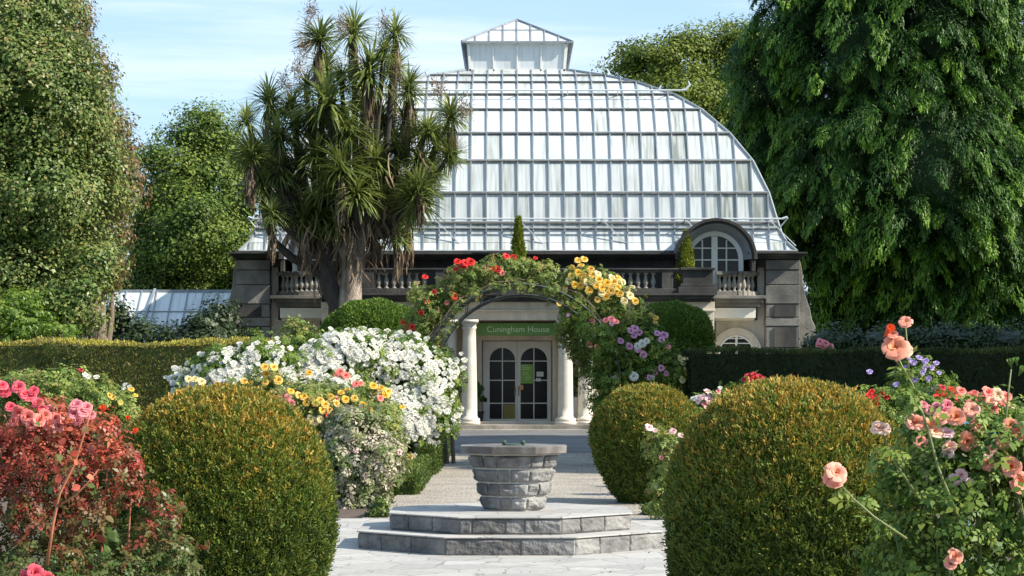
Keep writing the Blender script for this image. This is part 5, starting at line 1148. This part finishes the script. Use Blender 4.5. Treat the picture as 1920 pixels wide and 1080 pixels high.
bush('crimson floribunda just above the left shoulder of the big right-hand ball', [(1415,725,30,22),(1390,745,40,25)], 33, 412, 'rose', .1, .12, 16, 30, blooms=[('crimson', 'small', [(1403,706,8),(1413,704,8),(1423,708,8),(1432,712,7),(1408,716,8),(1420,718,8),(1396,712,6)]), ('red', 'small', [(1415,710,7)])])
bush('pink and white rose bush between the two right-hand yew balls', [(1325,760,32,28),(1350,775,40,30),(1310,780,30,30)], 31, 413, 'rose', .1, .12, 16, 30, blooms=[('palepink', 'small', [(1325,735,8),(1332,742,8),(1318,745,8),(1328,750,9),(1310,752,7),(1340,748,7),(1325,765,8),(1334,760,6),(1352,770,6)]), ('pink', 'small', [(1346,735,6),(1320,758,6)]), ('white', 'small', [(1300,748,6),(1308,745,6),(1350,728,5),(1296,752,5)])])
bush('pink rose top showing over the shaded hedge by the corner pylon', [(1546,662,18,16),(1546,690,26,30)], 42.5, 414, 'rose', .1, .12, 16, 30, blooms=[('pink', 'rose', [(1538,642,8),(1547,645,8),(1556,650,8),(1544,651,7),(1533,649,6)])])
bush('slender light green rose with pink blooms beside the smaller yew ball', [(1240,835,28,32),(1252,880,28,45),(1245,930,26,40),(1265,850,22,30)], 26, 415, 'roselight', .085, .1, 16, 60, blooms=[('palepink', 'rose', [(1216,803,9),(1262,810,8),(1276,818,7),(1228,808,6)]), ('pink', 'rose', [(1258,885,9),(1240,858,5)]), ('white', 'small', [(1230,912,6)])], core=.3)

# climbing roses on the arch
cl = dict(cat='climbing rose', name='climbing_rose', ground=.0)
bush('red-flowered climbing rose on the left side and crown of the arch', [(772,640,26,50,.6),(800,610,26,45),(808,575,30,34),(838,552,34,30),(875,528,40,32),(925,512,42,30),(975,510,42,28),(1020,520,34,26),(1048,540,22,22),(790,560,22,26,.5),(830,672,18,30,.6),(812,640,20,30,.3)], 40.7, 421, 'roselight', .105, .13, 16, 34, blooms=[
    ('red', 'rose', [(874,496,11),(882,493,10),(868,500,9),(858,492,8),(856,505,7),(949,482,8),(963,484,8),(1004,485,5),(797,521,7),(768,617,10),(775,614,8),(833,672,5),(849,692,6),(933,506,8),(815,548,6),(800,566,6),(790,586,6)]), ('orangered', 'rose', [(852,556,8),(925,505,7),(756,605,6)]), ('coral', 'rose', [(941,512,6),(838,568,5)])], core=.2, stems=0, stem='wood', dep=.7, **cl)
bush('yellow-flowered climbing rose spilling over the right shoulder of the arch', [(1085,535,34,36),(1120,545,48,44),(1165,575,42,42),(1195,605,32,34),(1100,580,40,40),(1072,575,24,30,.5),(1070,620,26,40,.6),(1100,640,34,50,.6),(1120,690,34,55,.6),(1130,740,26,40,.6),(1130,610,40,40)], 40.7, 422, 'roselight', .105, .13, 16, 34, blooms=[
    ('yellow', 'rose', [(1084,490,8),(1095,488,8),(1090,500,8),(1108,507,9),(1072,518,8),(1083,512,9),(1095,520,10),(1110,517,9),(1122,525,9),(1078,535,8),(1090,537,9),(1104,545,9),(1060,540,6),(1128,540,9),(1138,532,9),(1150,530,10),(1157,540,9),(1145,546,10),(1162,552,9),(1135,556,9),(1190,565,8),(1120,562,7),(1048,572,6),(1158,522,7),(1220,592,6),(1230,597,6),(1228,605,5),(1073,503,7),(1117,535,8)]),
    ('cream', 'rose', [(1067,528,8),(1120,515,8),(1146,522,8),(1165,530,9),(1175,545,8),(1180,555,9),(1170,565,8),(1112,530,9),(1060,545,7),(1185,540,7),(1062,510,6),(1128,550,8),(1100,530,8)])], core=.3, stems=0, stem='wood', dep=.75, **cl)
bush('mauve and white climbing rose on the timber frame right of the arch', [(1170,640,40,36),(1215,650,40,36),(1190,690,45,40),(1240,675,36,34),(1265,700,26,30),(1200,740,40,40),(1150,700,30,50,.5)], 40.4, 423, 'rose', .105, .13, 16, 34, blooms=[
    ('mauve', 'rose', [(1190,618,9),(1182,622,8),(1198,624,8),(1188,630,7),(1163,640,7),(1180,650,8),(1196,655,8),(1232,626,7),(1245,630,9),(1240,638,7),(1206,665,8),(1276,602,0.1),(1240,690,7),(1248,700,6),(1228,698,6),(1217,708,6),(1230,745,5)]), ('pink', 'rose', [(1110,603,7),(1146,600,8),(1136,602,7),(1105,647,7),(1120,652,7),(1252,652,7),(1155,605,7)]),
    ('white', 'rose', [(1205,646,10),(1213,640,7),(1188,706,10),(1222,708,6),(1196,650,8)]), ('cream', 'rose', [(1274,672,7),(1286,674,6),(1280,682,6),(1278,712,8),(1330,664,6),(1284,692,5)])], core=.4, stems=0, stem='wood', **cl)
shrub('climber_foliage', 'loose leafy climber framing the left leg of the arch', 'shrub', [(815,600,12,30),(835,690,10,24),(790,660,20,30)], 41.6, 430, 'dark', .09, .15, 16, 26, core=.1)

# information panel half hidden by the roses
ip = empty('information_panel', (X(1850, 13.2), 13.2, 0), label='light blue framed panel on two legs half hidden behind the peach roses', cat='sign')
b = MB(); zz0, zz1 = Z(838, 13.2), Z(790, 13.2)
b.bar((-.14, 0, (zz0+zz1)/2), (.14, 0, (zz0+zz1)/2), .03, zz1-zz0, (0, 0, 1)); b.build('frame', M['bluepaint'], ip, bevel=.004)
b = MB(); b.box((-.12, -.019, zz0+.015), (.12, -.0155, zz1-.015)); b.build('panel', M['teal'], ip)
for x in (-.1, .1):
    b = MB(); b.bar((x, .01, 0), (x, .01, zz0), .02, .02, (0, 1, 0)); b.build('leg', M['bluepaint'], ip)
# fallen petals and leaf litter along the path edges
rng = np.random.default_rng(88); n = 900; sd_ = rng.choice([-1, 1], n); yy = rng.uniform(19, 46, n); xx = sd_*(1.6-rng.exponential(.18, n)); xx = np.where(yy < 26, rng.uniform(-3, 3, n), xx)
k = (np.hypot(xx-OC[0], yy-OC[1]) > 1.7); xx, yy = xx[k], yy[k]; n = len(xx); Wn = rng.normal(size=(n, 3))*.25+np.array([0, 0, 1]); ls = rng.uniform(.015, .04, n)
o = link('fallen_leaves', merged('fallen_leaves', DIA[0], DIA[1], frames(Wn, rng, ls, ls*.7), np.stack([xx, yy, np.full(n, .028)], 1), LM['dead'], rng.uniform(0, 1, n))); tag(o, 'scattered fallen leaves and petals on the paving and gravel', 'leaf litter', kind='stuff')
# canes of the climbing roses, tied in along the hoops
for nm, a0, a1, sg, k in (('red', 200, 80, -1, 7), ('yellow', -20, 75, 1, 7), ('mauve', -20, 30, 1, 5)):
    o = [q for q in C.objects if q.get('category') == 'climbing rose' and nm in q['label'].split('-')[0].split(' ')[0]][0]
    cvv = Vector(o.location); rn_ = random.Random(k+a1)
    for i in range(k):
        y0 = AY+.1+rn_.uniform(0, 1.1); off = rn_.uniform(.03, .14)+(.35 if nm == 'mauve' else 0); pts = [Vector((acx+sg*(ar+off), y0, 0)), Vector((acx+sg*(ar+off+.05), y0, acz*.6))]
        for j in range(9):
            a = R(a0+(a1-a0)*j/8) if sg > 0 else R(180-(a0-180)*(-1) if 0 else 180-(180-a1)*j/8)
            if sg > 0: a = R(a1*j/8)
            rr = ar+off+.06*math.sin(j*1.3+i); pts.append(Vector((acx+rr*math.cos(a), y0+.1*math.sin(j+i), acz+rr*math.sin(a))))
        b = MB(); b.tube([q-cvv for q in pts], [.016, .014]+[.012-.001*j for j in range(9)], 5); b.build('cane', M['wood'], o, smooth=True)
bush('dark leafy climber hanging over the right leg of the arch beside the columns', [(1128,640,22,40),(1142,690,24,45,.2),(1120,720,22,40,.4),(1150,740,20,40),(1100,610,26,26,.3),(1075,600,20,22,.4)], 39.8, 424, 'rose', .105, .13, 14, 30, stems=0, core=.25, rnd_blooms=[('mauve', 'small', 3, 5, 3)], **cl)
shrub('box_edging', 'rounded box tuft at the corner of the plinth under the silvery rose', 'box hedge', [(713,958,20,28),(700,972,16,20)], 26.6, 501, 'box', .035, .06, 30, 160, core=.85, group=bxg)
shrub('box_edging', 'small dark box clump right of the plinth under the slender pink rose', 'box hedge', [(1222,960,22,24),(1240,965,22,26)], 27, 502, 'box', .035, .06, 30, 160, core=.85, group=bxg)
# leaves up the long canes of the peach rose
rng = np.random.default_rng(57); q = []
for path in (((1800,980),(1760,880),(1735,790),(1710,720),(1690,685)), ((1700,1010),(1640,970),(1600,935),(1575,908)), ((1880,900),(1885,800),(1890,740)), ((1720,930),(1680,870),(1660,830)), ((1704,705),(1700,640)), ((1850,900),(1830,800),(1815,760))):
    for (a_, c_), (e_, g_) in zip(path, path[1:]):
        for i in range(3): f = rng.uniform(); q.append((a_+(e_-a_)*f+rng.uniform(-10, 10), c_+(g_-c_)*f+rng.uniform(-8, 8)))
n = len(q); cv = Vector(pr_.location); pp = np.array([[*(P(a_, c_, 10.13)-cv)] for a_, c_ in q]); Wn = rng.normal(size=(n, 3))*.6+np.array([.2, -.5, .8]); ls = rng.uniform(.05, .095, n)
link('cane_leaves', merged('cane_leaves', LEAF5[0], LEAF5[1], frames(Wn, rng, ls, ls), pp, LM['roselight'], rng.uniform(.1, .7, n)), pr_)
bush('thin leafy rose trails wound along the front hoop of the arch', [(842,615,12,20),(862,580,14,15),(895,552,18,10),(935,538,18,7),(985,534,22,7),(1035,542,20,9),(1075,560,20,14)], 39.9, 431, 'roselight', .07, .1, 12, 22, stems=0, core=0, cat='climbing rose', name='rose_trail')
